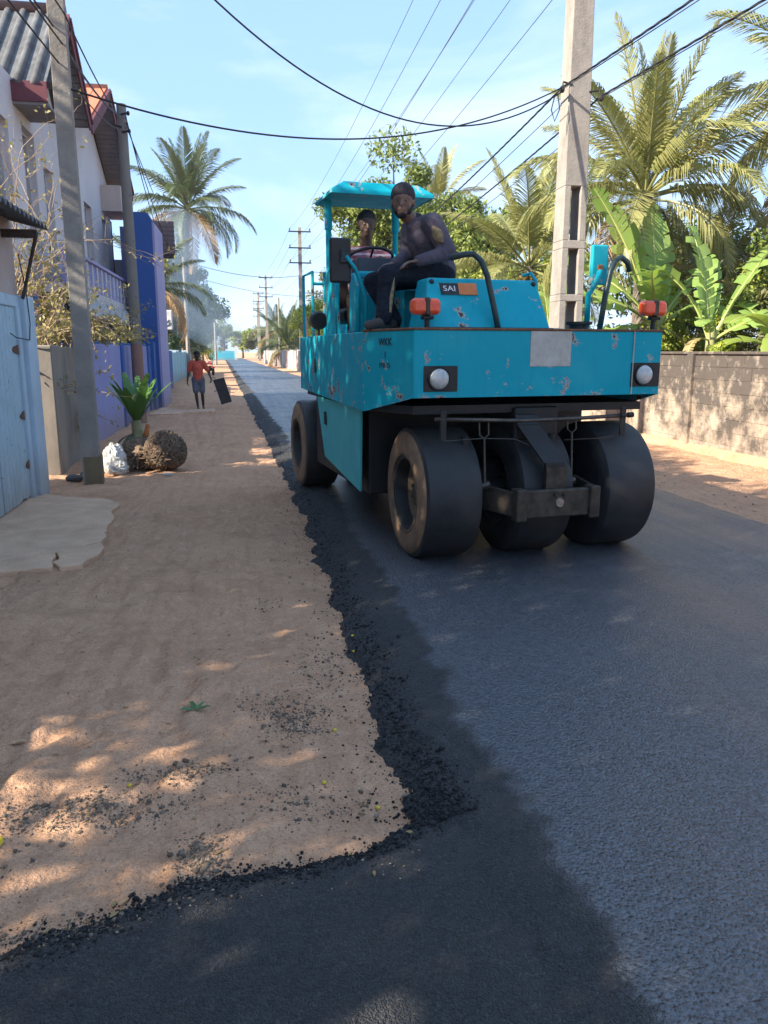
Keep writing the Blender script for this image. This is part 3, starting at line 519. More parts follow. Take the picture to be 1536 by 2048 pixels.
def mat_cloth(name, c, c2=None, stripe=None):
    t = NT(name); col = t.mix(t.rng(t.noise(7, 5), .35, .7), c, c2 or tuple(x * .75 for x in c))
    if stripe:
        sx = t.n('ShaderNodeSeparateXYZ'); t.l(t.tc.outputs['Object'], sx.inputs[0]); w = t.math('SINE', t.math('MULTIPLY', t.math('ADD', sx.outputs[2], t.math('MULTIPLY', t.noise(6, 2), .03)), stripe[1])); col = t.mix(t.rng(w, .15, .4), col, stripe[0])
    t.color(col); t.rough(.92); t.spec(.15); b = t.bump(t.noise(15, 5, .6, None, .8), .9, .05); t.bump(t.noise(300, 2), .3, .002, b); return t.m
RP = roller_pt
def rd(x, y, z): return (RP(x, y, z) - RP(0, 0, 0))
# --- man perched on the bonnet
p1 = thing('person', 'man in dark long-sleeved shirt and backwards cap sitting on the roller bonnet', 'person', RP(-.50, .48, 2.115))
hipc = RP(-.50, .50, 2.22); ch = RP(-.58, .46, 2.47); nk = RP(-.68, .44, 2.59); hd = RP(-.795, .42, 2.70); fa = rd(-.40, -.92, -.06)
sL, eL, wL = RP(-.60, .30, 2.54), RP(-.50, .21, 2.33), RP(-.74, .20, 2.26); sR, eR, wR = RP(-.66, .62, 2.54), RP(-.70, .60, 2.34), RP(-.86, .40, 2.26)
hL, kL, aL, tL = RP(-.52, .42, 2.20), RP(-.96, .27, 2.16), RP(-1.02, .18, 1.85), RP(-1.16, .10, 1.785); hR, kR, aR, tR = RP(-.54, .60, 2.20), RP(-1.02, .46, 2.12), RP(-.90, .30, 1.85), RP(-1.0, .19, 1.785)
b = MB(); P = head(b, hd, fa, .238); capsule(b, nk - rd(0, 0, .03), hd - rd(0, 0, .06), .058, .054); capsule(b, hipc, ch, .12, .12)
for s_, e_, w_ in ((sL, eL, wL), (sR, eR, wR)): capsule(b, s_, e_, .045, .04); capsule(b, e_, w_, .038, .028)
hand(b, wL, rd(-.9, -.05, -.15), rd(0, 0, -1), 1, .35); hand(b, wR, rd(-.9, -.1, -.2), rd(0, 0, -1), -1, .35)
for h_, k_, a_ in ((hL, kL, aL), (hR, kR, aR)): capsule(b, h_, k_, .07, .05); capsule(b, k_, a_, .048, .035)
fused('body', b, m_skin, p1, .009); eyes(P, 1, p1)
b = MB(); capsule(b, hipc + rd(.02, 0, -.01), hipc + rd(-.02, 0, .10), .155, .15, 14); capsule(b, hipc + rd(-.01, 0, .1), ch, .158, .168, 14); capsule(b, ch, nk - rd(0, 0, .05), .16, .088, 14); capsule(b, sL, sR, .085, .085)
for s_, e_, w_ in ((sL, eL, wL), (sR, eR, wR)): capsule(b, s_, e_, .085, .062, 12); capsule(b, e_, w_, .060, .043, 12)
m_shirt = NT('dark_printed_shirt'); _c = m_shirt.mix(m_shirt.rng(m_shirt.noise(5, 5), .35, .7), (.082, .068, .09), (.062, .053, .073)); m_shirt.color(_c); m_shirt.rough(.9); m_shirt.bump(m_shirt.noise(12, 4, .5, None, .6), .7, .04); m_shirt = m_shirt.m
sh = fused('shirt', b, m_shirt, p1, .012); b = MB(); capsule(b, nk - rd(.0, 0, .045), nk - rd(.0, 0, .02), .078, .072, 14); fused('collar', b, plain('shirt_collar', (.03, .028, .035), .9), p1, .010)
m_gold = plain('gold_print', (.30, .215, .10), .85, (.10, .08, .06), 30, .2)
pt = leaf_mesh(.16, .045); mi = Matrix.LocRotScale(p1.location, None, None).inverted()
def patch_on(mb_src, a, b, off, w, name, mat, parent):    # a strip of print lying on a limb, facing -y of the roller
    a, b = Vector(a) + off, Vector(b) + off; d = (b - a).normalized(); nrm = off.normalized(); sd_ = d.cross(nrm).normalized(); q = MB(); pts = []
    for i in range(9):
        t = i / 8; wd = w * math.sin(math.pi * (.12 + .8 * t)) ; c = a.lerp(b, t); pts.append([c - sd_ * wd - nrm * .022, c - sd_ * wd * .5 - nrm * .004, c + nrm * .002, c + sd_ * wd * .5 - nrm * .004, c + sd_ * wd - nrm * .022])
    q.add([tuple(x) for r_ in pts for x in r_], [(i * 5 + j, i * 5 + j + 1, i * 5 + j + 6, i * 5 + j + 5) for i in range(8) for j in range(4)]); return q.build(name, mat, parent, True, True)
patch_on(None, sL.lerp(eL, .18), sL.lerp(eL, .75), rd(-.05, -.071, .01), .04, 'sleeve_print', m_gold, p1)
b = MB(); capsule(b, hipc + rd(.02, -.06, -.05), hipc + rd(.02, .08, -.05), .125, .125, 14)
for h_, k_, a_ in ((hL, kL, aL), (hR, kR, aR)): capsule(b, h_ + rd(0, 0, .0), k_, .105, .078, 14); capsule(b, k_, a_ - rd(0, 0, .015), .076, .062, 14)
fused('trousers', b, mat_cloth('black_trousers', (.018, .022, .032), (.010, .012, .018)), p1, .012)
patch_on(None, kL.lerp(aL, .08), kL.lerp(aL, .9), rd(.035, -.066, 0), .026, 'leg_print', m_gold, p1)
m_shoe = plain('dusty_shoe', (.045, .035, .032), .85, (.08, .06, .05), 18, .3)
for a_, t_ in ((aL, tL), (aR, tR)):
    b = MB(); d = (t_ - a_); d.z = 0; d = d.normalized(); capsule(b, a_ - rd(0, 0, .03) - d * .03, t_, .045, .034, 12); capsule(b, a_ - rd(0, 0, .05) - d * .045, a_ - rd(0, 0, .055), .036, .04); fused('shoe', b, m_shoe, p1, .010)
b = MB(); capsule(b, P(0, -.018, .052), P(0, -.006, .056), .095, .095, 14); capsule(b, P(-.06, -.075, .02), P(.06, -.075, .02), .022, .022); capsule(b, P(0, -.10, .01), P(0, -.15, -.01), .03, .02); cap = fused('cap', b, plain('washed_black_cap', (.04, .036, .042), .9, (.022, .02, .024), 25, .3), p1, .010)
b = MB(); capsule(b, P(0, .03, -.068), P(0, .048, -.078), .060, .037); [capsule(b, P(.068 * s, .0, -.02), P(.045 * s, .03, -.066), .016, .022) for s in (-1, 1)]; fused('beard', b, m_hair, p1, .008, 1)
# --- driver
p2 = thing('person', 'man in pink striped polo shirt sitting at the roller steering wheel', 'person', RP(-.77, 1.55, 1.98))
hipc = RP(-.77, 1.62, 2.04); ch = RP(-.77, 1.60, 2.36); nk = RP(-.77, 1.56, 2.53); hd = RP(-.775, 1.51, 2.70); fa = rd(-.12, -1, -.12)
sL, eL, wL = RP(-.60, 1.57, 2.45), RP(-.54, 1.42, 2.24), RP(-.72, 1.16, 2.34); sR, eR, wR = RP(-.94, 1.57, 2.45), RP(-1.02, 1.42, 2.24), RP(-1.03, 1.15, 2.31)
hL, kL, aL = RP(-.68, 1.6, 2.02), RP(-.66, 1.18, 2.06), RP(-.66, 1.12, 1.82); hR, kR, aR = RP(-.87, 1.6, 2.02), RP(-.98, 1.2, 2.06), RP(-1.0, 1.12, 1.82)
b = MB(); P = head(b, hd, fa, .225); capsule(b, nk - rd(0, 0, .03), hd - rd(0, 0, .05), .056, .054); capsule(b, hipc, ch, .12, .12)
for s_, e_, w_ in ((sL, eL, wL), (sR, eR, wR)): capsule(b, s_, e_, .044, .038); capsule(b, e_, w_, .037, .027)
hand(b, wL, rd(-.25, -.6, .35), rd(-.5, -.3, -.8), 1, .75); hand(b, wR, rd(.25, -.6, .35), rd(.5, -.3, -.8), -1, .75)
for h_, k_, a_ in ((hL, kL, aL), (hR, kR, aR)): capsule(b, h_, k_, .07, .05); capsule(b, k_, a_, .048, .036); capsule(b, a_ - rd(0, 0, .03), a_ + rd(0, -.12, -.04), .036, .03)
fused('body', b, plain('darker_skin', (.065, .039, .029), .5, (.05, .03, .023), 12, .1), p2, .009); eyes(P, 1, p2)
b = MB(); capsule(b, hipc, ch, .145, .16, 14); capsule(b, ch, nk - rd(0, 0, .06), .155, .085, 14); capsule(b, sL, sR, .078, .078); [capsule(b, s_, s_.lerp(e_, .85), .08, .066, 12) for s_, e_ in ((sL, eL), (sR, eR))]
fused('shirt', b, mat_cloth('pink_striped_shirt', (.28, .11, .14), (.20, .08, .11), ((.48, .38, .42), 120)), p2, .012)
b = MB(); capsule(b, RP(-.70, 1.62, 2.02), RP(-.84, 1.62, 2.02), .12, .12); [(capsule(b, h_, k_, .09, .07), capsule(b, k_, a_, .07, .055)) for h_, k_, a_ in ((hL, kL, aL), (hR, kR, aR))]; fused('trousers', b, mat_cloth('brown_trousers', (.07, .05, .04)), p2, .014)
b = MB(); capsule(b, P(0, -.025, .045), P(0, -.005, .052), .088, .085, 14); fused('hair', b, m_hair, p2, .009, 1)
# --- labourer walking along the verge
p3 = thing('person', 'barefoot man in orange polo and grey shorts walking along the dirt verge', 'person', (-1.33, 22.55, .0))
W = lambda x, y, z: Vector((-1.33 + x, 22.55 + y, z))
hipc = W(0, 0, .86); ch = W(0, 0, 1.15); nk = W(0, .0, 1.34); hd = W(.0, -.03, 1.49); fa = (.05, -1, -.15)
b = MB(); P = head(b, hd, fa, .225); capsule(b, nk, hd - Vector((0, 0, .05)), .055, .05); capsule(b, hipc, ch, .115, .12)
sL, eL, wL = W(.17, 0, 1.29), W(.28, .03, 1.06), W(.36, -.05, .85); sR, eR, wR = W(-.17, 0, 1.29), W(-.25, .02, 1.03), W(-.29, -.06, .80)
for s_, e_, w_ in ((sL, eL, wL), (sR, eR, wR)): capsule(b, s_, e_, .043, .037); capsule(b, e_, w_, .036, .026)
hand(b, wL, (.1, -.1, -1), (-.3, 0, 0), 1, .9); hand(b, wR, (0, -.1, -1), (1, -.3, 0), -1, .4)
hL, kL, aL = W(.09, 0, .84), W(.10, -.02, .46), W(.11, .06, .075); hR, kR, aR = W(-.09, 0, .84), W(-.07, -.09, .46), W(-.03, -.10, .075)
for h_, k_, a_ in ((hL, kL, aL), (hR, kR, aR)): capsule(b, h_, k_, .072, .05); capsule(b, k_, k_.lerp(a_, .35), .047, .05); capsule(b, k_.lerp(a_, .35), a_, .05, .032); capsule(b, a_ + Vector((0, .03, -.035)), a_ + Vector((.02, -.15, -.048)), .034, .026)
fused('body', b, MATS['darker_skin'], p3, .012); eyes(P, 1, p3)
b = MB(); capsule(b, W(0, 0, .84), ch, .135, .155, 14); capsule(b, ch, nk - Vector((0, 0, .05)), .15, .075, 14); capsule(b, sL, sR, .073, .073); [capsule(b, s_, s_.lerp(e_, .8), .075, .068) for s_, e_ in ((sL, eL), (sR, eR))]; fused('polo_shirt', b, mat_cloth('orange_polo', (.66, .135, .085), (.55, .10, .065)), p3, .014)
b = MB(); capsule(b, W(-.06, 0, .80), W(.06, 0, .80), .125, .125); [capsule(b, h_, k_ + Vector((0, 0, .05)), .098, .085) for h_, k_ in ((hL, kL), (hR, kR))]; fused('shorts', b, mat_cloth('grey_shorts', (.16, .17, .20), (.11, .12, .15)), p3, .014)
b = MB(); capsule(b, P(0, -.03, .04), P(0, -.005, .055), .09, .086, 14); fused('hair', b, m_hair, p3, .01, 1)
bd = thing('wooden_board', 'dark flat board carried in the walking man\'s left hand', 'board', (-.78, 22.5, .1), .15); MB().prism([(-.14, 0, .71), (.17, 0, .78), (.36, -.02, .10), (.07, -.02, .02)], (.01, .035, 0)).build('panel', plain('dark_board', (.03, .025, .024), .7, (.05, .045, .045), 6, .2), bd, bevel=.004)
MB().tube([(-.12, -.008, .40), (.2, -.008, .47)], .012, 6).build('batten', MATS['dark_board'], bd)
MB().tube([(-.14, .0, .70), (-.19, 0, .76), (-.12, 0, .79), (-.06, 0, .73)], .010, 6).build('handle', MATS['dark_board'], bd)
# ---------------------------------------------------------------- left side: blue plank gate and shed
def mat_paint(name, col, under, peel=.62, scale=3, bump=.25, streak=.3):
    if name in MATS: return MATS[name]
    t = NT(name); c = t.mix(t.rng(t.noise(scale, 5), .35, .7, 0, .6), col, tuple(x * .82 for x in col)); c = t.mix(t.rng(t.noise(scale, 6, .65, t.vec((2.2, 2.2, .18))), .52, .8, 0, streak), c, tuple(x * .45 + .02 for x in col))
    gp = t.n('ShaderNodeNewGeometry').outputs['Position']; sx = t.n('ShaderNodeSeparateXYZ'); t.l(gp, sx.inputs[0]); c = t.mix(t.rng(t.math('ADD', sx.outputs[2], t.math('MULTIPLY', t.noise(2.6, 6, .65, gp), -.9)), -.45, .15, .55, 0), c, (.26, .19, .14))   # mud splash at the foot
    pl = t.rng(t.noise(scale * 2.3, 8, .7), peel, peel + .02); c = t.mix(pl, c, under); t.color(c); t.rough(.75); t.spec(.3)
    b = t.bump(t.noise(scale * 6, 5), bump, .015); t.bump(pl, .25, -.003, b); MATS[name] = t.m; return t.m
m_gate = mat_paint('pale_blue_gate_paint', (.44, .58, .66), (.30, .26, .22), .63, 4); m_post = mat_paint('pale_blue_wall_paint', (.48, .60, .70), (.45, .38, .34), .64, 2.5); m_pinkw = mat_paint('peeling_pink_plaster', (.50, .38, .34), (.36, .46, .55), .6, 1.6)
m_corr = mat_concrete('weathered_asbestos', (.17, .175, .18), (.10, .10, .105), (.03, .03, .03), .6, 3); m_wood = plain('old_timber', (.085, .065, .055), .9, (.045, .035, .03), 12, .4, 30); m_dark = plain('dark_interior', (.03, .028, .03), .95, (.05, .045, .045), 3)
SH = thing('plank_shed', 'shed with pale blue vertical plank doors, peeling pink wall and tin awning', 'shed', (-2.4, 6.2, 0))
MB().box((-5.2, 4.7, -.3), (-2.44, 9.2, 2.07)).build('inner_wall', m_dark, SH, True); MB().cbox((-5.2, 4.7, 2.17), (-2.36, 9.02, 2.95), .01).build('upper_wall', m_pinkw, SH, True)
y = 4.72; i = 0
while y < 8.82:
    w = .102 + .008 * random.random(); dx = .006 * random.random(); z0 = .035 + .03 * random.random() * (y > 8.3)
    if abs(y - 7.86) < .06: y = 7.93
    MB().cbox((-2.40, y, z0), (-2.365 + dx, min(y + w, 8.83), 2.06), .011).build('plank', m_gate, SH, True); y += w + .016
MB().cbox((-2.43, 4.7, 2.055), (-2.345, 9.0, 2.175), .008).build('lintel', m_post, SH, True)
MB().cbox((-2.42, 8.84, -.2), (-2.33, 8.95, 2.06), .008).build('door_frame', m_post, SH, True)
MB().prism([(-2.44, 8.955, -.2), (-2.28, 8.955, -.2), (-2.28, 9.32, -.2), (-2.44, 9.4, -.2)], (0, .02, 2.38)).build('gate_post', m_post, SH, True, False, .012)
for z, y0 in ((1.62, 8.62), (.93, 8.68), (.40, 8.72)):
    hg = MB().prism([(-2.352, 8.84, z - .05), (-2.352, 8.84, z + .05), (-2.352, y0 + .05, z + .025), (-2.352, y0, z), (-2.352, y0 + .05, z - .025)], (-.008, 0, 0)).build('hinge', m_rust, SH, True); MB().tube([(-2.335, 8.86, z - .07), (-2.335, 8.86, z + .07)], .012, 6).build('pin', m_rust, hg, True)
# corrugated awning
def corrugated(y0, y1, xa, za, xb, zb, wl=.146, amp=.026, th=.008):
    k = int((y1 - y0) / (wl / 8)); yy = np.linspace(y0, y1, k + 1); w = amp * np.cos((yy - y0) / wl * 2 * math.pi); V = []
    for dz in (0, -th):
        for x, z in ((xa, za), ((xa + xb) / 2, (za + zb) / 2), (xb, zb)): V += [(x, yy_, z + w_ + dz) for yy_, w_ in zip(yy, w)]
    n = k + 1; F = []
    for r_ in (0, 1): F += [(r_ * n + i, r_ * n + i + 1, (r_ + 1) * n + i + 1, (r_ + 1) * n + i) for i in range(k)] + [((r_ + 3) * n + i, (r_ + 4) * n + i, (r_ + 4) * n + i + 1, (r_ + 3) * n + i + 1) for i in range(k)]
    F += [(2 * n + i, 2 * n + i + 1, 5 * n + i + 1, 5 * n + i) for i in range(k)] + [(0, n, 4 * n, 3 * n), (n, 2 * n, 5 * n, 4 * n), (k, 3 * n + k, 4 * n + k, n + k), (n + k, 4 * n + k, 5 * n + k, 2 * n + k)]
    return MB().add(V, F)
for a, b_ in ((4.6, 7.0), (6.96, 8.96)): corrugated(a, b_, -4.9, 3.6 + .004 * (a > 4), -1.98, 2.86 + .004 * (a > 4)).build('roof_sheet', m_corr, SH, True, 2)
for y in (4.9, 8.62): MB().cbox((-2.9, y, 2.72), (-2.02, y + .05, 2.80), .006).build('rafter', m_wood, SH, True)
MB().tube([(-2.06, 8.8, 2.80), (-2.30, 8.98, 2.15)], .02, 6).build('strut', m_wood, SH, True); MB().tube([(-2.30, 8.96, 2.6), (-2.27, 9.02, 2.2), (-2.26, 9.02, 1.9), (-2.27, 8.99, 1.72), (-2.3, 8.6, 1.74), (-2.31, 8.45, 1.78)], .006, 5).build('wire', m_ink, SH, True)
LOW = thing('yard_wall', 'low plastered yard wall running on from the plank shed', 'wall', (-2.5, -1, 0)); MB().cbox((-2.6, -9, -.3), (-2.42, 4.66, 1.0), .012).build('render', m_pinkw, LOW, True)
# gate pillar, dark back wall
m_pil = mat_concrete('rendered_pillar', (.30, .27, .235), (.22, .20, .18), (.09, .085, .08), .6, 1.4, .2)
PI = thing('gate_pillar', 'grey cement gate pillar behind the leaning utility pole', 'pillar', (-2.5, 10.9, 0)); MB().cbox((-2.80, 10.6, -.3), (-2.43, 11.1, 1.68), .015).build('shaft', m_pil, PI, True); MB().cbox((-2.80, 11.1, -.3), (-2.50, 12.9, 1.66), .01).build('flank', m_pil, PI, True)
m_old = mat_concrete('charcoal_wall', (.12, .115, .12), (.07, .068, .072), (.02, .02, .02), .7, 2, .5); BW = thing('yard_wall', 'charcoal dark yard wall seen in the gap beside the blue gate', 'wall', (-3.2, 11.4, 0)); MB().cbox((-4.6, 11.2, -.3), (-2.8, 11.4, 1.55), .01).build('render', m_old, BW, True)  # dark charcoal mottled render for the wall in the gap
rub = MB()
for k in range(9): rub.ball((-2.25 + .25 * random.random(), 10.15 + .35 * random.random(), .03), (.05 + .05 * random.random(), .05 + .04 * random.random(), .04), 7, 5)
stuff(rub.build('rubble', m_old), 'heap of dusty rubble at the foot of the grey pillar', 'rubble')
# utility poles on the left
m_pole = mat_concrete('pole_concrete', (.33, .30, .265), (.24, .22, .195), (.10, .09, .08), .5, 3, .35)
def ipole(name, label, x, y, h, w0, w1, d0, d1, mat, rz=0):      # grooved prestressed pole
    o = thing(name, label, 'utility pole', (x, y, 0), rz, 'utility poles along the street'); mb = MB(); pr = []
    for t in (0, 1):
        w = (w0 + (w1 - w0) * t) / 2; d = (d0 + (d1 - d0) * t) / 2; z = -.5 + (h + .5) * t
        pr.append([(-w, -d, z), (w, -d, z), (w, -d * .45, z), (w * .72, -d * .3, z), (w * .72, d * .3, z), (w, d * .45, z), (w, d, z), (-w, d, z), (-w, d * .45, z), (-w * .72, d * .3, z), (-w * .72, -d * .3, z), (-w, -d * .45, z)])
    k = 12; mb.add(pr[0] + pr[1], [(i, (i + 1) % k, k + (i + 1) % k, k + i) for i in range(k)] + [tuple(range(k, 2 * k))]); mb.build('shaft', mat, o, bevel=.008); return o
PL = ipole('utility_pole', 'grooved concrete pole between the blue gate and the purple wall', -1.93, 10.0, 8.2, .21, .17, .24, .18, m_pole, .1)
MB().cbox((-.09, -.12, -.3), (.13, .1, .34), .01).build('collar', mat_concrete('stained_base', (.2, .17, .11), (.13, .11, .08), (.3, .2, .1), .6, 3), PL)
m_pole2 = mat_paint('weathered_round_pole', (.20, .19, .175), (.12, .11, .10), .62, 4); P2 = thing('utility_pole', 'round grey pole with reddish foot in front of the purple wall', 'utility pole', (-2.40, 18.4, 0), 0, 'utility poles along the street')
MB().tube([(0, 0, 1.75), (0, 0, 6.72)], [.125, .10], 12).build('shaft', m_pole2, P2, smooth=2); MB().tube([(0, 0, -.4), (0, 0, 1.76)], [.14, .128], 12).build('foot', mat_paint('reddish_foot', (.27, .16, .125), (.2, .13, .11), .65, 5), P2, smooth=2)
for z, s in ((6.5, 1), (6.25, -1), (6.15, 1)): MB().tube([(.0, -.1, z), (.12 * s, -.13, z + .02)], .02, 6).ball((.15 * s, -.13, z + .02), (.035, .035, .05), 8, 6).build('insulator', m_blk, P2)
# ---------------------------------------------------------------- purple boundary wall
m_purp = mat_paint('lavender_wall_paint', (.27, .29, .56), (.4, .38, .45), .80, .8, .12, .2); m_blue = mat_paint('deep_blue_paint', (.045, .12, .36), (.06, .1, .28), .8, 1, .12, .2); m_lav = mat_paint('pale_lavender_paint', (.38, .36, .58), (.4, .38, .5), .8, .8, .1, .2)
BWL = thing('boundary_wall', 'lavender boundary wall with dark blue pilasters', 'wall', (-2.62, 17, 0))
for a, b_, x in ((12.92, 17.45, -2.62), (17.75, 22.05, -2.62)): MB().box((-2.82, a, -.4), (x, b_, 1.735)).build('panel', m_purp, BWL, True, False, .01)
for a, b_ in ((17.45, 17.75), (22.05, 22.6)): MB().box((-2.84, a, -.4), (-2.575, b_, 1.755)).build('pilaster', m_blue, BWL, True, False, .01)
MB().box((-2.80, 12.94, 1.736), (-2.64, 22.05, 1.79)).build('coping', m_blue, BWL, True)
MB().box((-2.88, 22.6, -.4), (-2.50, 23.18, 1.86)).build('end_pier', m_blue, BWL, True, False, .01)
# tall blue fin block with lavender street face
FN = thing('blue_block', 'tall deep blue stair block with lavender street face', 'building', (-2.6, 24, 0))
MB().prism([(-3.0, 23.22, -.3), (-2.42, 23.22, -.3), (-2.42, 23.22, 5.15), (-2.5, 23.22, 5.32), (-2.62, 23.22, 5.36), (-3.0, 23.22, 5.36)], (0, 2.3, 0)).build('wall', m_blue, FN, True); MB().box((-2.419, 23.24, -.3), (-2.36, 25.5, 5.1)).build('street_face', m_lav, FN, True)
m_tile = mat_paint('old_clay_tile', (.14, .085, .075), (.09, .06, .055), .6, 6, .4); m_terra = mat_paint('sunny_terracotta', (.55, .19, .10), (.4, .15, .08), .62, 5, .4)
for r_ in range(7):
    for c_ in range(5):
        t0, t1 = r_ / 7, (r_ + 1.12) / 7; y0, z0 = 25.58 + 1.0 * (1 - t0), 5.62 - 1.08 * t0; y1, z1 = 25.58 + 1.0 * (1 - t1) - .03, 5.62 - 1.08 * t1; x = -3.15 + c_ * .215 + .09 * r_ / 7
        MB().prism([(x, y0, z0), (x + .205, y0, z0), (x + .205, y1, z1), (x, y1, z1)], (0, .012, .03)).build('tile', m_tile, FN, True)
MB().prism([(-3.2, 26.62, 5.58), (-2.1, 26.62, 5.58), (-2.02, 25.5, 4.44), (-3.2, 25.5, 4.44)], (0, .03, -.04)).build('tile_bed', m_wood, FN, True); MB().box((-3.6, 25.52, -.3), (-2.75, 27.2, 5.3)).build('rear_wall', m_purp, FN, True)
# low pilastered walls further along
LW = thing('boundary_wall', 'row of deep blue piers and lavender panels past the blue stair block', 'wall', (-2.9, 30, 0))
for k in range(4):
    y = 25.6 + k * 2.6; x = -2.72 + float(bend(y)) * .6; MB().box((x - .3, y, -.3), (x + .03, y + .5, 1.72), ).build('pier', m_blue, LW, True); MB().box((x - .26, y + .5, -.3), (x - .02, y + 2.6, 1.64)).build('panel', m_purp if k < 1 else m_blue, LW, True)
m_aqua = mat_paint('pale_aqua_fence', (.28, .50, .56), (.3, .36, .38), .66, 2); AQ = thing('fence', 'pale aqua panel fence beyond the blue piers', 'fence', (-3.5, 42, 0))
for k in range(10):
    y = 36 + k * 2.4; x = -3.05 + float(bend(y)) * .6; MB().box((x - .06, y + .14, -.2), (x, y + 2.4, 1.6 - .02 * (k % 3))).build('panel', m_aqua, AQ, True); MB().box((x - .12, y, -.2), (x + .05, y + .14, 1.68)).build('post', m_post, AQ, True)
SG = thing('sign_box', 'small white box sign on a bracket past the blue block', 'sign', (-2.95, 31.5, 1.6)); MB().box((-3.1, 31.5, 2.42), (-2.72, 31.75, 3.16)).build('box', plain('sign_white', (.7, .7, .68), .5), SG, True, False, .03); MB().tube([(-3.0, 31.62, 1.5), (-3.0, 31.62, 2.45)], .04, 8).build('post', m_wood, SG, True)
MB().tube([(-3.02, 31.49, 2.56), (-2.86, 31.49, 2.60), (-2.80, 31.49, 2.70)], .018, 5).tube([(-3.0, 31.49, 2.70), (-2.90, 31.49, 2.72), (-2.84, 31.49, 2.80)], .018, 5).build('lettering', m_ink, SG, True)

# ---------------------------------------------------------------- two-storey house with two street gables
m_hwhite = mat_paint('white_render', (.60, .58, .60), (.5, .48, .5), .78, .9, .1, .25); m_maroon = mat_paint('maroon_bargeboard', (.14, .045, .055), (.12, .06, .06), .72, 3, .1, .2); m_soff = plain('grey_soffit', (.24, .23, .235), .8, (.19, .18, .185), 3, .1); m_cream = plain('cream_soffit', (.55, .46, .40), .85, (.48, .4, .36), 2, .1)
m_glass = plain('dark_glass', (.03, .045, .055), .08, (.05, .07, .08), 3, 0, 10, 0, .8); m_frame = mat_paint('pale_frame', (.55, .56, .58), (.4, .4, .4), .8, 4)
HO = thing('two_storey_house', 'white two-storey house with two maroon-edged gables and lavender balcony', 'house', (-6, 20, 0))
WX = -3.9
def wall_x(x, y0, y1, z0, z1, holes, th, mat, name):        # wall in the plane X = x facing +X with rectangular openings
    ys = sorted({y0, y1, *[h[0] for h in holes], *[h[1] for h in holes]}); zs = sorted({z0, z1, *[h[2] for h in holes], *[h[3] for h in holes]}); mb = MB()
    for a, b_ in zip(ys, ys[1:]):
        run = None
        for c_, d in zip(zs, zs[1:]):
            solid = not any(h[0] <= a and b_ <= h[1] and h[2] <= c_ and d <= h[3] for h in holes)
            if solid and run is None: run = c_
            if (not solid) and run is not None: mb.box((x - th, a, run), (x, b_, c_)); run = None
        if run is not None: mb.box((x - th, a, run), (x, b_, z1))
    return mb.build(name, mat, HO, True)
wins = [(14.4, 15.3, 3.7, 5.5), (16.2, 17.05, 3.5, 5.7), (17.65, 18.35, 3.4, 5.3), (21.75, 22.75, 3.2, 5.35), (24.3, 25.1, 3.1, 5.35)]
wall_x(WX, 13.4, 25.85, 2.9, 6.35, wins, .25, m_hwhite, 'upper_wall')
MB().box((-10.5, 13.4, 2.9), (WX - .26, 13.65, 6.35)).build('side_wall', m_hwhite, HO, True); MB().box((-10.5, 13.2, -.3), (-5.2, 26.0, 6.3)).build('core', m_dark, HO, True)
for a, b_, c_, d in wins:
    f = MB(); f.box((WX - .2, a, c_), (WX - .12, a + .06, d)).box((WX - .2, b_ - .06, c_), (WX - .12, b_, d)).box((WX - .2, a + .06, d - .06), (WX - .12, b_ - .06, d)).box((WX - .2, a + .06, c_), (WX - .12, b_ - .06, c_ + .06)).box((WX - .19, (a + b_) / 2 - .025, c_ + .06), (WX - .13, (a + b_) / 2 + .025, d - .06))
    o = f.build('window', m_frame, HO, True)
    for y0, y1 in ((a + .06, (a + b_) / 2 - .025), ((a + b_) / 2 + .025, b_ - .06)): MB().box((WX - .17, y0, c_ + .06), (WX - .16, y1, d - .06)).build('pane', m_glass, o, True)
    MB().cbox((WX - .1, a - .05, c_ - .06), (WX + .05, b_ + .05, c_ - .003), .008).build('sill', m_frame, o, True)
def gable(y0, yp, y1, ze0, zp, ze1, near_mat, far_mat, tiles):
    GX = -3.28
    MB().prism([(WX - .003, y0 + .4, 6.35), (WX - .003, y1 - .4, 6.35), (WX - .003, yp, zp - .25)], (-.22, 0, 0)).build('gable_wall', m_hwhite, HO, True)
    for (ya, za, mat, nm) in ((y0, ze0, near_mat, 0), (y1, ze1, far_mat, 1)):
        sg = 1 if nm == 0 else -1; d = Vector((0, yp - ya, zp - za)).normalized(); nrm = Vector((0, -d.z * sg, d.y * sg)); nrm = nrm if nrm.z > 0 else -nrm
        a = Vector((0, ya, za)); p = Vector((0, yp, zp)); t = .10
        MB().prism([(GX - .02, *(a + nrm * .0)[1:]), (GX - .02, *p[1:]), (GX - .02, *(p + nrm * t)[1:]), (GX - .02, *(a + nrm * t)[1:])], (-7.2, 0, 0)).build('roof_slope', mat, HO, True)
        MB().prism([(GX, *(a - nrm * .16)[1:]), (GX, *(p - nrm * .16)[1:]), (GX, *(p + nrm * .13)[1:]), (GX, *(a + nrm * .13)[1:])], (.035, 0, 0)).build('bargeboard', m_maroon, HO, True)
        MB().prism([(GX + .036, *(a + nrm * .05)[1:]), (GX + .036, *(p + nrm * .05)[1:]), (GX + .036, *(p + nrm * .14)[1:]), (GX + .036, *(a + nrm * .14)[1:])], (.03, 0, 0)).build('barge_trim', m_maroon, HO, True)
        L = (p - a).length; k = 0; s_ = 0
        while s_ < L - .1:                                    # slatted soffit under the overhang
            q0 = a + d * s_ - nrm * .03; q1 = a + d * min(s_ + .155, L) - nrm * .03; MB().prism([(WX, *q0[1:]), (WX, *q1[1:]), (WX, *(q1 + nrm * .02)[1:]), (WX, *(q0 + nrm * .02)[1:])], (WX * 0 + .60, 0, 0)).build('soffit_slat', m_soff, HO, True); s_ += .17
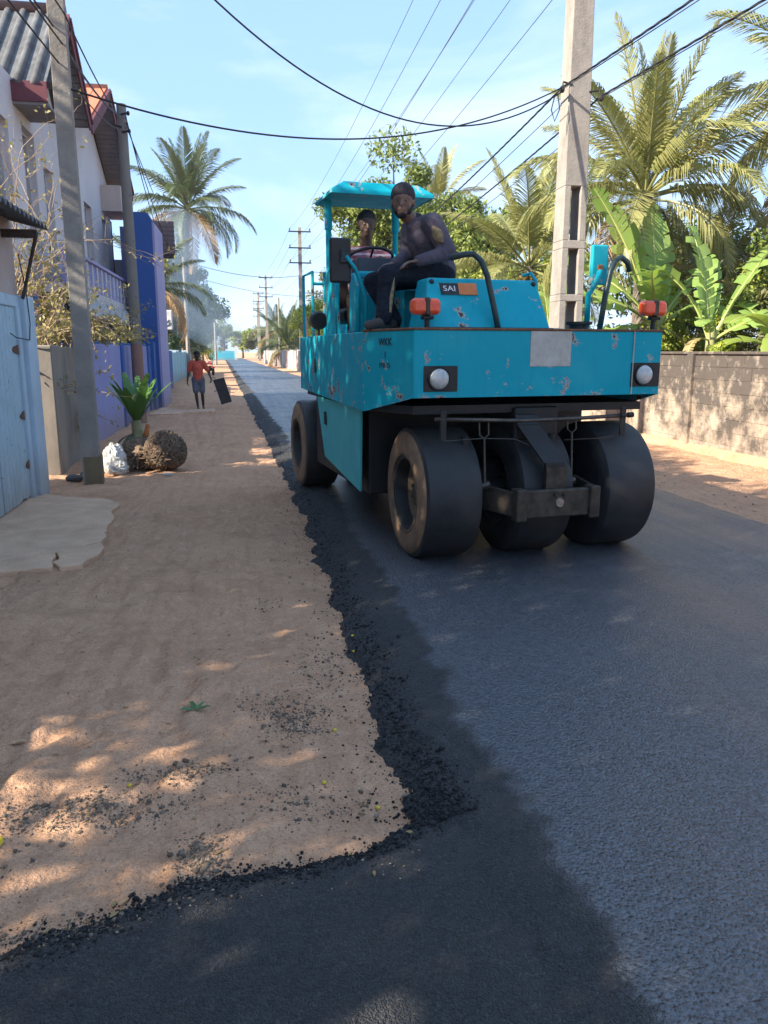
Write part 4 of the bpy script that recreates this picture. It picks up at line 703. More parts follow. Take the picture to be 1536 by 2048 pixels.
gable(16.25, 18.0, 19.72, 6.35, 8.1, 6.6, m_corr, m_corr, 0); gable(19.78, 22.9, 26.35, 6.60, 8.2, 6.3, m_terra, m_tile, 1)
MB().prism([(-3.3, 15.7, 5.95), (-10.4, 15.7, 5.95), (-10.4, 15.7, 6.28), (-3.3, 15.7, 6.28)], (0, .04, 0)).build('fascia', m_maroon, HO, True)
MB().prism([(-3.32, 15.72, 6.2), (-10.4, 15.72, 6.2), (-10.4, 18.0, 8.2), (-3.32, 18.0, 8.2)], (0, .02, .06)).build('eave_slope', m_corr, HO, True)
for k in range(24):                                                     # corrugation crests of the near slope
    x = -3.5 - k * .29; MB().tube([(x, 15.7, 6.235), (x, 18.0, 8.235)], .075, 8).build('corrugation', m_corr, HO, True, True)
MB().tube([(-3.3, 18.0, 8.3), (-10.4, 18.0, 8.3)], .11, 8).build('ridge_cap', m_tile, HO, True, True); MB().tube([(-3.3, 22.9, 8.32), (-10.4, 22.9, 8.32)], .12, 8).build('ridge_cap', m_terra, HO, True, True)
MB().box((WX, 15.74, 5.90), (-3.3, 16.9, 5.95)).build('eave_soffit', m_soff, HO, True); MB().box((-10.4, 13.65, 5.92), (WX - .01, 15.74, 5.95)).build('eave_soffit', m_cream, HO, True); MB().box((WX + .003, 24.4, 5.55), (-3.35, 26.0, 6.25)).build('porch_beam', m_cream, HO, True)
for r_ in range(9):                                                     # clay tile courses of the sunny slope
    for c_ in range(10):
        y = 19.85 + r_ * .34; z = 6.74 + r_ * .175; x = -3.32 - c_ * .3; MB().prism([(x, y, z), (x - .28, y, z), (x - .28, y + .36, z + .185), (x, y + .36, z + .185)], (0, -.02, .04)).build('tile', m_terra, HO, True)
# balcony
MB().box((WX - .02, 16.2, 2.72), (-3.28, 24.6, 2.9)).build('balcony_slab', m_hwhite, HO, True); MB().cbox((-3.42, 16.2, 3.52), (-3.27, 24.6, 3.6), .01).build('balcony_rail', m_lav, HO, True)
MB().box((-3.40, 16.2, 2.9), (-3.33, 24.6, 3.52)).build('parapet', m_purp, HO, True)
for k in range(14): y = 16.5 + k * .58; MB().box((-3.329, y, 2.93), (-3.30, y + .13, 3.50)).build('baluster', m_hwhite, HO, True)
corrugated(16.2, 24.6, -3.27, 2.72, -2.95, 2.3, .15, .03).build('valance', plain('pale_tin', (.42, .42, .42), .6, (.33, .32, .31), 4, .1, 40, .2), HO, True, 2)
for y in (14.2, 16.4, 18.8, 21.2, 23.0): MB().box((-3.75, y, -.3), (-3.45, y + .3, 2.72)).build('column', m_blue, HO, True, False, .01)
MB().box((-5.0, 13.3, -.3), (-4.8, 25.9, 2.9)).build('ground_wall', m_blue, HO, True); MB().box((-5.0, 25.86, -.3), (WX, 26.06, 5.5)).build('end_wall', m_dark, HO, True)
MB().box((-4.4, 26.1, 3.0), (-3.2, 26.2, 4.4)).build('white_screen', m_hwhite, HO, True)

# ---------------------------------------------------------------- uprooted plant, root ball and sack
m_root = mat_rock('root_soil', (.16, .10, .065), (.27, .18, .12), .95); m_fib = plain('root_fibre', (.20, .14, .095), .95, (.11, .075, .05), 20, .3)
UP = thing('uprooted_plant', 'uprooted strap-leaved plant lying with its big root ball of soil', 'plant', (-1.35, 11.2, 0))
def lump(c, r, seed, amp=.18, parent=UP, name='root_ball', mat=m_fib):
    mb = MB().ball((0, 0, 0), 1, 40, 28); q = np.array(mb.v); rs = np.random.default_rng(seed); a = np.arctan2(q[:, 1], q[:, 0])
    n_ = fbm(a * 2.5 + seed, q[:, 2] * 4, 3) + .7 * fbm(q[:, 0] * 8 + seed, q[:, 1] * 8 + q[:, 2] * 7, 2); q = q * (1 + amp * n_)[:, None] * np.array(r) + np.array(c); mb.v = [tuple(x) for x in q]; return mb.build(name, mat, parent, True, False)
lump((-1.12, 10.85, .25), (.25, .27, .25), 4, .32); lump((-1.42, 11.15, .17), (.36, .30, .24), 9, .2, UP, 'root_ball')
fb = MB()
for k in range(900):
    if k < 560: th = rng.uniform(0, 6.28); ph = math.acos(rng.uniform(-.6, 1)); c = Vector((-1.12, 10.85, .26)); n_ = Vector((math.sin(ph) * math.cos(th), math.sin(ph) * math.sin(th), math.cos(ph))); p = c + Vector((n_.x * .25, n_.y * .27, n_.z * .255))
    else: p = Vector((rng.uniform(-1.75, -1.2), rng.uniform(10.75, 11.3), 0)); n_ = Vector((rng.normal(0, .4), -.5, .8)).normalized(); p.z = .05 + .22 * max(0, 1 - abs(p.x + 1.42) / .4) * rng.random()
    t = n_.cross(Vector(rng.normal(0, 1, 3))).normalized(); L = rng.uniform(.05, .12); fb.tube([tuple(p - t * L + n_ * .0), tuple(p + n_ * .035), tuple(p + t * L * .9 + n_ * .004 + Vector((0, 0, -.02)))], [.009, .011, .004], 4, False)
stuff(fb.build('roots', m_fib, UP, True)); 
MB().tube([(-1.5, 11.3, .25), (-1.55, 11.5, .42), (-1.58, 11.55, .62)], [.12, .09, .07], 10).build('stem', plain('pulpy_stem', (.30, .26, .13), .8, (.16, .15, .07), 12, .3), UP, True, True)
MB().tube([(-1.45, 11.38, .36), (-1.40, 11.42, .58)], [.05, .03], 6).build('stem_scar', plain('orange_scar', (.55, .18, .05), .8), UP, True, True)
m_strap = leafmat('strap_leaf', (.05, .13, .03), (.09, .19, .05), None, .2, .35)
def strap(base, tip, w, droop, name, parent, mat, world=True):
    b_, t_ = Vector(base), Vector(tip); d = (t_ - b_); s_ = d.cross(Vector((0, 0, 1))).normalized(); q = MB(); N = 10; pts = []
    for i in range(N + 1):
        t = i / N; c = b_.lerp(t_, t) + Vector((0, 0, droop * math.sin(math.pi * t))); wd = w * (math.sin(math.pi * min(1, .12 + .80 * t)) ** .7); pts += [c - s_ * wd, c + Vector((0, 0, -.25 * wd)), c + s_ * wd]
    q.add([tuple(x) for x in pts], [(i * 3 + j, i * 3 + j + 1, i * 3 + j + 4, i * 3 + j + 3) for i in range(N) for j in (0, 1)]); return q.build(name, mat, parent, world, True)
for k in range(13):
    a = k * 2.4 + .3; el = .5 + .35 * random.random(); L = .62 + .2 * random.random(); strap((-1.57, 11.55, .58), (-1.57 + math.cos(a) * L * math.cos(el + .3), 11.55 + math.sin(a) * L * math.cos(el + .3), .60 + L * math.sin(el + .25)), .06 + .015 * random.random(), .06, 'leaf', UP, m_strap)
for k in range(7): a = k * .9; strap((-1.62, 11.4, .45), (-1.75 + .18 * math.cos(a), 11.3 + .15 * math.sin(a), .12 + .1 * random.random()), .035, .05, 'wilted_leaf', UP, plain('wilted_leaf', (.10, .105, .055), .8, (.17, .15, .10), 15, .2))
SK = thing('plastic_sack', 'crumpled white plastic sack slumped at the pole foot', 'sack', (-1.78, 10.75, 0)); sk = lump((-1.78, 10.75, .16), (.16, .18, .23), 21, .16, SK, 'sack', plain('dirty_white_plastic', (.55, .56, .56), .5, (.38, .34, .28), 6, .6, 18)); lump((-1.70, 10.55, .08), (.13, .12, .1), 5, .2, SK, 'fold', MATS['dirty_white_plastic'])
LT = MB().cbox((-1.12, 10.32, .0), (-1.0, 10.38, .035), .006).build('litter', MATS['dirty_white_plastic']); tag(LT, 'flat scrap of white litter on the dirt below the root ball', 'litter')
# ---------------------------------------------------------------- right-hand block wall
def mat_mould():
    t = NT('mouldy_block'); gp = t.n('ShaderNodeNewGeometry').outputs['Position']; c = t.mix(t.rng(t.noise(1.5, 6, .6, gp), .35, .7), (.40, .32, .245), (.28, .22, .17)); sx = t.n('ShaderNodeSeparateXYZ'); t.l(gp, sx.inputs[0])
    hgt = t.rng(sx.outputs[2], .1, 1.5, -.06, .16); st = t.rng(t.math('ADD', t.noise(2.2, 8, .68, gp), hgt), .42, .58, 0, .92)
    c = t.mix(st, c, (.07, .06, .055)); c = t.mix(t.rng(t.noise(7, 5, .6, gp), .55, .75, 0, .5), c, (.50, .42, .35)); t.color(c); t.rough(.95); t.spec(.15)
    b = t.bump(t.noise(9, 6, .65, gp), .6, .02); t.bump(t.noise(70, 4, .55, gp), .4, .005, b); return t.m
m_block = mat_mould()
RW = thing('block_wall', 'mould-stained cement block wall bordering the banana grove', 'wall', (7.3, 14, 0))
MB().box((7.215, -12, -.4), (7.40, 58, 1.555)).build('mortar_core', m_block, RW, True)
proto = [MB().cbox((0, .0015, .0012), (.03, .3985, .1938), .004).build('block', m_block, RW) for _ in range(1)][0]; first = True
for c_ in range(8):
    for k in range(30):
        y = 7.4 + k * .4 + (c_ % 2) * .2; z = c_ * .195 - .005
        o = proto if first else share(proto, 'block', RW); first = False; o.location = (7.209 - 7.3 - .005 * random.random(), y - 14, z); o.rotation_euler = (random.uniform(-.006, .006), 0, random.uniform(-.008, .008))
for y in (5.6, 11.66, 17.8, 24): MB().cbox((7.15, y, -.3), (7.24, y + .17, 1.57), .008).build('pier', m_block, RW, True)
MB().cbox((7.17, -12, 1.555), (7.42, 58, 1.60), .01).build('coping', m_block, RW, True); MB().prism([(7.05, -12, -.1), (7.2, -12, -.1), (7.2, -12, .12), (7.12, -12, .06)], (0, 70, 0)).build('footing', m_dirt, RW, True)

# ---------------------------------------------------------------- foliage builders
def leaves(cent, nrm_bias, L, W, jit=.35):
    n = len(cent); d = rng.normal(0, 1, (n, 3)); d[:, 2] -= .35; d /= np.linalg.norm(d, axis=1)[:, None]; nn = rng.normal(0, .55, (n, 3)) + nrm_bias; w = np.cross(d, nn); w /= np.linalg.norm(w, axis=1)[:, None] + 1e-9
    l = (L * rng.uniform(1 - jit, 1 + jit, n))[:, None]; ww = l * W / L; up = np.cross(w, d)
    V = np.stack([cent - d * l * .5, cent + w * ww * .5 + up * l * .06, cent + d * l * .5 - up * l * .06, cent - w * ww * .5 + up * l * .06], 1).reshape(-1, 3); return V, np.arange(4 * n).reshape(-1, 4)
def blob_points(n, c, r, cl, spread):
    k = rng.normal(0, 1, (cl, 3)); k /= np.linalg.norm(k, axis=1)[:, None]; k *= rng.uniform(.35, .95, (cl, 1)); cc = np.array(c) + k * np.array(r); cs = rng.uniform(.6, 1.25, cl) * spread
    i = rng.integers(0, cl, n); o = rng.normal(0, 1, (n, 3)); o /= np.linalg.norm(o, axis=1)[:, None]; o *= (rng.random((n, 1)) ** .45) * np.array([1, 1, .75]); return cc[i] + o * cs[i][:, None], o + .35 * k[i] + np.array([0, 0, .45]), cc
M_L = dict(mango=leafmat('mango_leaf', (.156, .215, .046), (.286, .325, .065), (.104, .150, .039)), lime=leafmat('lime_leaf', (.273, .351, .052), (.429, .455, .078), (.182, .247, .052)), dark=leafmat('dark_leaf', (.072, .130, .046), (.143, .202, .065), (.052, .098, .046)), olive=leafmat('olive_leaf', (.13, .135, .05), (.21, .19, .08), (.09, .10, .04)), teal=leafmat('smoke_blued_leaf', (.05, .10, .06), (.09, .14, .075), (.035, .075, .05)))  # bluish leaf carries the blue cast of smoke and haze in its colour
m_bark = plain('bark', (.12, .09, .07), .95, (.06, .045, .035), 9, .6, 22)
def tree(name, label, x, y, h, r, mat, n=7000, L=.2, trunk=.18, low=.32, cl=34, grp='trees along the street', cat='tree', rv=None):
    o = thing(name, label, cat, (x, y, 0), 0, grp); z0 = h * low; rz = (h - z0) / 2; zc = z0 + rz; sp = r * .30
    pts, nb, cc = blob_points(n, (0, 0, zc), (r - sp * .5, r - sp * .5, rz - sp * .4), cl, sp); V, F = leaves(pts, nb, L, L * .42); np_obj('crown', V, F, mat, o)
    t = MB(); lean = rng.normal(0, .05 * h, 2); mid = Vector((lean[0] * .5, lean[1] * .5, zc * .55)); top = Vector((lean[0], lean[1], zc + rz * .2)); t.tube([(0, 0, -.25), (lean[0] * .2, lean[1] * .2, zc * .25), tuple(mid), tuple(mid.lerp(top, .5)), tuple(top)], [trunk * 1.25, trunk, trunk * .8, trunk * .5, trunk * .2], 8)
    for q in cc[rng.permutation(len(cc))[:12]]:
        q = Vector(q); s_ = mid.lerp(top, rng.uniform(-.2, .7)); m_ = s_.lerp(q, .5) + Vector((0, 0, -.08 * r)); t.tube([tuple(s_), tuple(m_), tuple(q)], [trunk * .42, trunk * .26, trunk * .08], 6, False)
    t.build('trunk', m_bark, o, smooth=True); return o
def bush(label, x, y, h, r, mat, n=2500, L=.12, z0=0, W=.42, cl=22, grp='shrubs behind the walls', name='shrub'):
    o = thing(name, label, 'shrub', (x, y, 0), 0, grp); pts, nb, cc = blob_points(n, (0, 0, h * .55), (r * .85, r * .85, h * .42), cl, r * .33); pts[:, 2] = np.abs(pts[:, 2] - z0) + z0; V, F = leaves(pts, nb, L, L * W); np_obj('foliage', V, F, mat, o); t = MB()
    for q in cc[:9]: t.tube([(q[0] * .15, q[1] * .15, -.1), (q[0] * .5, q[1] * .5, q[2] * .6), tuple(q)], [.035, .022, .008], 5, False)
    t.build('stems', m_bark, o, smooth=True); return o
# palm fronds: four shapes shared by every palm
def frond_mesh(L, droop, nl, lw, ll, hang, mat, seed, fold=.5):
    rs = np.random.default_rng(seed); N = 14; pts = []; ang = 0
    p = np.array([0., 0, 0]); d0 = 0.
    for i in range(N + 1):
        t = i / N; a = -droop * t ** 1.6; pts.append(p.copy()); p = p + np.array([math.cos(a), 0, math.sin(a)]) * L / N
    pts = np.array(pts); mb = MB().tube([tuple(q) for q in pts], list(np.linspace(.038, .006, N + 1) * L / 3.4), 5, False); V, F = [], []
    for k in range(nl):
        t = .16 + .84 * (k + .5) / nl; i = min(N - 1, int(t * N)); f = t * N - i; b = pts[i] * (1 - f) + pts[i + 1] * f; a = pts[i + 1] - pts[i]; a = a / np.linalg.norm(a); up = np.array([-a[2], 0, a[0]])
        le = ll * (math.sin(math.pi * min(1, .18 + .8 * t)) ** .7) * rs.uniform(.85, 1.12)
        for s in (-1, 1):
            if rs.random() < .04: continue
            d = a * (.55 + .35 * t) + np.array([0, s, 0]) * (1. - .25 * t) + up * rs.uniform(fold - .25, fold + .1); d /= np.linalg.norm(d); w = np.cross(d, up); w = a * .9 + w * .2; w = w / np.linalg.norm(w) * lw / 2
            e1 = b + d * le * .5 + np.array([0, 0, -hang * .12 * le]); e2 = e1 + (d * .5 + np.array([0, 0, -hang * rs.uniform(.5, 1.1)])) * le * .5; o = len(V); V += [b - w * .6, b + w * .6, e1 + w, e1 - w, e2]; F += [(o, o + 1, o + 2, o + 3), (o + 3, o + 2, o + 4)]
    mb.add(V, F); o = mb.build('frond', mat); me = o.data; bpy.data.objects.remove(o); return me
m_fr = leafmat('palm_frond', (.195, .227, .078), (.390, .364, .143), (.273, .260, .104), .3, .4); m_fry = leafmat('yellow_frond', (.38, .28, .04), (.52, .38, .07), (.3, .28, .06), .35); m_frd = leafmat('dry_frond', (.32, .22, .11), (.24, .16, .08), None, .2, .8); m_frl = leafmat('far_frond', (.085, .125, .06), (.15, .18, .085), (.10, .13, .06), .3)
FR = {k: [frond_mesh(3.5, dr, 84, .042, .92, hg, m, sd_) for dr, hg, sd_ in ((.75, 1.0, 1), (1.35, 1.3, 2), (1.9, 1.6, 3), (.25, .45, 4))] for k, m in (('n', m_fr), ('y', m_fry), ('d', m_frd), ('f', m_frl))}
m_ptr = plain('palm_trunk', (.22, .185, .15), .9, (.12, .10, .08), 8, .6, 14)
def palm(name, label, x, y, h, fl, kind='n', n=24, trunk=.13, lean=(0, 0), dead=3, grp='coconut palms', up=.0, wind=None):
    o = thing(name, label, 'palm tree', (x, y, 0), 0, grp); lx, ly_ = lean; tp = Vector((lx, ly_, h)); m_ = Vector((lx * .35, ly_ * .35, h * .5)); mb = MB(); N = 16
    P_ = [Vector((0, 0, -.2)) * ((1 - t) ** 2) + m_ * 2 * t * (1 - t) + tp * t * t for t in np.linspace(0, 1, N)]; mb.tube([tuple(q) for q in P_], [trunk * (1.35 - .55 * t) * (1 + .05 * (-1) ** i) for i, t in enumerate(np.linspace(0, 1, N))], 10); mb.build('trunk', m_ptr, o, smooth=True)
    for k in range(n):
        t = k / (n - 1); az = k * 2.39996 + random.uniform(-.2, .2); el = R(82 - 105 * t + random.uniform(-6, 6)) + up
        if wind is not None: az = wind + (((az - wind + math.pi) % (2 * math.pi)) - math.pi) * .72
        v = 3 if t < .18 else 0 if t < .45 else 1 if t < .78 else 2; kd = 'd' if k >= n - dead else kind
        f = bpy.data.objects.new('frond', FR[kd][v]); C.objects.link(f); f.parent = o; f.location = tp + Vector((math.cos(az) * .06, math.sin(az) * .06, .1 - .25 * t)); f.rotation_euler = Euler((random.uniform(-.3, .3), -el, az), 'XYZ'); s = fl / 3.5 * random.uniform(.85, 1.1); f.scale = (s,) * 3
    for k in range(5 if h > 4 else 0): a = k * 1.26; MB().ball((lx + .2 * math.cos(a), ly_ + .2 * math.sin(a), h - .32), (.11, .11, .14), 8, 6).build('coconut', plain('coconut', (.28, .20, .05), .6, (.2, .17, .06)), o, smooth=True)
    return o
# banana
m_ban = leafmat('banana_leaf', (.186, .321, .075), (.338, .456, .111), (.254, .355, .101), .4, .35); m_bany = leafmat('young_banana_leaf', (.24, .33, .06), (.32, .40, .09), None, .45, .35); m_band = leafmat('torn_banana_leaf', (.25, .18, .08), (.32, .25, .12), None, .2, .8); m_rib = plain('banana_rib', (.42, .42, .14), .5, (.33, .36, .12), 8, .1); m_stem = plain('banana_stem', (.30, .30, .11), .5, (.2, .17, .08), 5, .15, 12)
def banana_leaf(L, W, curve, tear, mat, seed, cup=.35):
    rs = np.random.default_rng(seed); N = 26; p = np.zeros(3); a = 0; pts = []; th = []
    for i in range(N + 1): t = i / N; pts.append(p.copy()); a = -curve * t ** 1.5; th.append(a); p = p + np.array([math.cos(a), 0, math.sin(a)]) * L / N
    pts = np.array(pts); o = MB().tube([tuple(q) for q in pts], list(np.linspace(.032, .006, N + 1)), 6, False).build('leaf_rib', m_rib); rib = o.data; bpy.data.objects.remove(o); V, F = [], []
    for s in (-1, 1):
        i = 4
        while i < N:
            k = int(rs.choice((1, 1, 2, 3)) if tear > .5 else rs.choice((2, 4, 6))); k = min(k, N - i); tw = rs.normal(0, .22 * tear); sl = []
            for j in range(k + 1):
                ii = i + j; t = ii / N; w = W * (math.sin(math.pi * min(1, max(0, (t - .12) / .92))) ** .55 if .12 < t < 1.04 else 0) * rs.uniform(.94, 1.03); b = pts[min(N, ii)]; ax = np.array([math.cos(th[min(N, ii)]), 0, math.sin(th[min(N, ii)])]); up = np.array([-ax[2], 0, ax[0]])
                sh_ = .012 * L / N * (1 if j == k else 0) * 0; m1 = b + np.array([0, s, 0]) * w * .5 + up * (cup * w * .5 + tw * w * .3) + ax * w * .22; e = b + np.array([0, s, 0]) * w * .95 + up * (cup * w * .55 + tw * w - .05 * w) + ax * w * .36; inset = (.3 * tear if j == k else -.3 * tear if j == 0 else 0) * L / N; sl.append((b, m1 - ax * inset * .5, e - ax * inset))
            o = len(V); V += [q for r_ in sl for q in r_]; F += [(o + j * 3 + c_, o + j * 3 + c_ + 1, o + j * 3 + c_ + 4, o + j * 3 + c_ + 3) for j in range(k) for c_ in (0, 1)]; i += k
    o = MB().add(V, F).build('leaf', mat, smooth=True); me = o.data; bpy.data.objects.remove(o); return me, rib
BL = {'n': [banana_leaf(2.3, .31, .35, .75, m_ban, 1), banana_leaf(2.3, .32, .9, .9, m_ban, 2), banana_leaf(2.2, .33, 1.7, .85, m_ban, 3)], 'y': [banana_leaf(2.0, .30, 1.5, .3, m_bany, 5), banana_leaf(1.9, .30, 2.0, .4, m_bany, 6)], 'd': [banana_leaf(2.0, .2, 2.6, 1., m_band, 8)]}
def banana(label, x, y, h, spec, s=1.0):
    o = thing('banana_plant', label, 'banana plant', (x, y, 0), 0, 'banana plants behind the block wall'); MB().tube([(0, 0, -.2), (.02, 0, h * .5), (0, .02, h)], [.13 * s, .11 * s, .07 * s], 10).build('stem', m_stem, o, smooth=True)
    for az, el, kd, v, sc in spec:
        me, rib = BL[kd][v]; f = bpy.data.objects.new('leaf', me); C.objects.link(f); f.parent = o; f.location = (.04 * math.cos(R(az)), .04 * math.sin(R(az)), h - .25); f.rotation_euler = Euler((random.uniform(-.5, .5), -R(el), R(az)), 'XYZ'); f.scale = (sc * s,) * 3
        r_ = bpy.data.objects.new('midrib', rib); C.objects.link(r_); r_.parent = f
    return o
banana('tall banana plant with upright torn leaves directly behind the roller indicator', 8.35, 15.0, 2.35, [(100, 84, 'n', 0, 1.05), (175, 68, 'n', 0, 1.25), (150, 50, 'n', 1, 1.1), (190, 30, 'n', 1, 1.0), (60, 72, 'n', 0, .95), (20, 55, 'n', 1, .9), (230, 45, 'n', 1, .9), (200, 8, 'n', 2, .8), (300, 40, 'n', 2, .7), (330, -20, 'd', 0, .7), (250, -30, 'd', 0, .7)], 1.05)
banana('banana plant with one long leaf slanting over the block wall', 8.55, 13.4, 2.05, [(20, 55, 'n', 0, 1.3), (110, 82, 'n', 0, .95), (150, 70, 'n', 1, .8), (0, 30, 'n', 1, 1.0), (70, 60, 'n', 0, .9), (205, 12, 'd', 0, .6), (230, 50, 'n', 2, .5)], 1.0)
banana('young banana clump with bright leaves drooping to the wall top', 9.3, 12.3, 1.75, [(200, 52, 'y', 0, .95), (235, 40, 'y', 1, .85), (170, 35, 'y', 1, .9), (320, 55, 'y', 0, .9), (20, 35, 'y', 0, 1.0), (260, 62, 'n', 2, .9), (90, 50, 'n', 1, .9), (350, 70, 'y', 0, 1.05)], .95)
banana('banana plant with broad leaves beside the perforated concrete pole', 7.95, 19.6, 1.7, [(185, 40, 'n', 2, 1.0), (160, 60, 'n', 1, 1.0), (230, 35, 'y', 0, .9), (300, 45, 'n', 2, .9), (20, 50, 'n', 1, .9), (90, 75, 'n', 0, .9), (205, 15, 'y', 1, .8)], 1.0)
banana('short banana plant low between the perforated pole and tall bananas', 8.0, 16.8, 1.3, [(195, 35, 'y', 1, .8), (150, 60, 'n', 1, .9), (250, 40, 'n', 2, .8), (30, 50, 'n', 1, .8), (330, 50, 'n', 2, .8)], .9)
# palms
palm('coconut_palm', 'wind-swept coconut palm rising behind the tall banana plants', 9.15, 17.2, 5.1, 3.4, 'n', 34, .17, (-.1, 0), 1, up=.12)
palm('coconut_palm', 'coconut palm behind the block wall beyond the long slanting banana leaf', 13.0, 15.6, 6.6, 3.6, 'n', 28, .16, (0, 0), 2)
palm('coconut_palm', 'drooping coconut palm behind the perforated concrete pole', 8.9, 22.8, 4.1, 3.3, 'n', 28, .16, (-.4, .2), 1)
palm('coconut_palm', 'low palm with drooping fronds behind the long slanting banana leaf', 11.6, 18.6, 3.4, 2.7, 'n', 20, .15, (0, 0), 4)
palm('coconut_palm', 'small palm with yellowing fronds beside the roller bonnet', 8.0, 23.8, 1.5, 2.4, 'y', 16, .13, (0, 0), 2)
palm('coconut_palm', 'slim palm topping the mango trees behind the canopy', 10.4, 41, 9.0, 3.0, 'n', 20, .16, (-.3, 0), 2)
palm('coconut_palm', 'tall leaning coconut palm rising above the left-hand trees in blue smoke', -4.6, 62, 12.0, 5.3, 'f', 34, .22, (.8, 0), 4)
palm('coconut_palm', 'low coconut palm hanging its fronds over the aqua fence', -5.4, 44, 5.0, 3.6, 'f', 22, .17, (.6, 0), 5)
palm('coconut_palm', 'young trunkless palm over the far right fence', 4.4, 82, 2.2, 4.3, 'f', 18, .2, (0, 0), 1)
palm('coconut_palm', 'palm far down the street by the line poles', 4.6, 118, 4.5, 4.6, 'f', 18, .2, (0, 0), 1)
# broadleaf trees, right
tree('mango_tree', 'tall mango tree directly behind the roller canopy', 6.9, 37, 11.3, 3.7, M_L['mango'], 24000, .23, .24, .3, 44)
tree('mango_tree', 'broad mango tree between the seated man and the slim palm', 10.2, 35, 9.5, 3.2, M_L['mango'], 20000, .23, .24, .25, 40)
tree('leafy_tree', 'bright green tree left of the yellowing palm', 9.2, 27, 5.2, 2.0, M_L['lime'], 8000, .17, .15, .2, 34)
tree('leafy_tree', 'rounded bright tree beside the drooping palm', 11.8, 29.5, 6.1, 2.5, M_L['lime'], 9000, .18, .16, .2, 36)
tree('leafy_tree', 'dark tree filling the grove behind the banana plants', 12.4, 21.5, 6.3, 3.0, M_L['dark'], 11000, .17, .16, .12, 36)
tree('leafy_tree', 'dark tree at the back of the grove behind the young banana clump', 14.4, 17.0, 6.0, 3.2, M_L['dark'], 12000, .17, .16, .1, 36)
tree('leafy_tree', 'olive tree behind the far line pole with three crossarms', 7.2, 55, 8.8, 2.9, M_L['olive'], 9000, .27, .2, .2, 36)
tree('leafy_tree', 'olive tree just beyond the rear of the roller', 6.6, 46, 6.3, 2.2, M_L['olive'], 7000, .22, .18, .15, 30)
tree('leafy_tree', 'yellow-green tree over the far right fence', 5.9, 66, 6.4, 2.6, M_L['lime'], 6500, .25, .18, .15, 30)
for k, (x, y, h, r, m) in enumerate(((8.5, 78, 8, 3.2, 'olive'), (6.6, 92, 6.5, 3, 'mango'), (8.6, 105, 8, 3.6, 'dark'), (6.2, 124, 7, 3.4, 'olive'), (5.2, 142, 7, 3.5, 'mango'))): tree('leafy_tree', ('tall olive tree behind the young trunkless palm', 'low mango tree between two far right palms', 'tall dark tree behind the far right fence', 'olive tree beyond the last palm on the right', 'farthest mango tree in the right-hand row')[k], x, y, h, r, M_L[m], 5000, .34, .2, .12, 28, 'far trees right of the street')
# left
tree('leafy_tree', 'dark dense tree under the tall palm on the left', -5.4, 60, 9.4, 3.5, M_L['teal'], 16000, .3, .25, .08, 44)
tree('leafy_tree', 'bluish bushy tree leaning over the verge beyond the walking man', -5.1, 75, 11.6, 4.3, M_L['teal'], 16000, .3, .2, .06, 34)
tree('leafy_tree', 'olive shrubby tree over the wall behind the white box sign', -4.9, 37.5, 3.9, 1.6, M_L['olive'], 7000, .15, .12, .1, 30)
tree('leafy_tree', 'grey-green tree behind the aqua fence', -5.2, 48, 4.6, 1.9, M_L['teal'], 6000, .2, .14, .1, 28)
for k, (x, y, h, r, m) in enumerate(((-7.4, 84, 9, 3.9, 'dark'), (-7.0, 100, 8, 3.8, 'teal'), (-6.6, 118, 8, 3.8, 'dark'), (-7.2, 140, 8, 4, 'teal'))): tree('leafy_tree', ('tall dark tree past the bluish bushy tree', 'bluish tree behind the bare pole on the left', 'dark tree on the far left before the bend', 'last bluish tree of the left-hand row')[k], x, y, h, r, M_L[m], 5500, .36, .2, .06, 28, 'far trees left of the street')
for k, (x, y, h, r, m) in enumerate(((-4.5, 172, 9, 4.5, 'mango'), (-.5, 196, 8, 4.5, 'lime'), (-9.5, 165, 9, 5, 'dark'), (3.5, 176, 8, 4.2, 'olive'), (8, 160, 9, 4.5, 'mango'))): tree('leafy_tree', ('mango tree rising behind the bright blue end wall', 'lime-green tree at the very end of the street', 'dark tree left of the bright blue end wall', 'olive tree beside the faint last line pole', 'mango tree right of the faint last line pole')[k], x, y, h, r, M_L[m], 4500, .5, .25, .03, 26, 'trees closing the street')
# shade trees in the yard behind the shed, left of the frame
for lab, x, y, h, r in (('spreading shade tree in the yard behind the middle of the shed', -6.4, 2.4, 9.5, 3.8), ('spreading shade tree in the yard behind the near end of the shed', -6.1, -2.2, 8.0, 3.8), ('spreading shade tree in the yard by the far end of the shed', -6.7, 6.5, 9.3, 3.0)):
    tree('shade_tree', lab, x, y, h, r, M_L['mango'], 19000, .2, .26, .13, 54, 'shade trees in the yard')
# undergrowth behind the block wall
for lab, x, y, h, r, m, n in (('yellow-leaved croton between the handrail and the tall banana', 8.0, 14.6, 2.5, .45, 'lime', 1500), ('tangled shrub at the wall behind the young banana clump', 10.4, 13.2, 3.3, 1.3, 'olive', 5500), ('feathery shrub over the block wall at the grove edge', 10.6, 11.6, 3.2, 1.1, 'lime', 4500), ('dark shrub under the wind-swept palm', 10.2, 17.4, 3.0, 1.3, 'dark', 5000), ('low green shrub behind the wall under the bananas', 8.2, 12.4, 1.9, .7, 'lime', 2600), ('shrub between the perforated pole and the yellowing palm', 8.3, 22.0, 2.2, 1.1, 'mango', 4000), ('dense shrub behind the short banana plant', 9.2, 19.4, 2.9, 1.3, 'dark', 4500), ('shrub against the wall behind the roller bonnet', 8.2, 28, 2.6, 1.3, 'olive', 4000), ('bushy undergrowth beneath the mango trees', 8.6, 33, 3.4, 1.8, 'mango', 5000)): bush(lab, x, y, h, r, M_L[m], n)
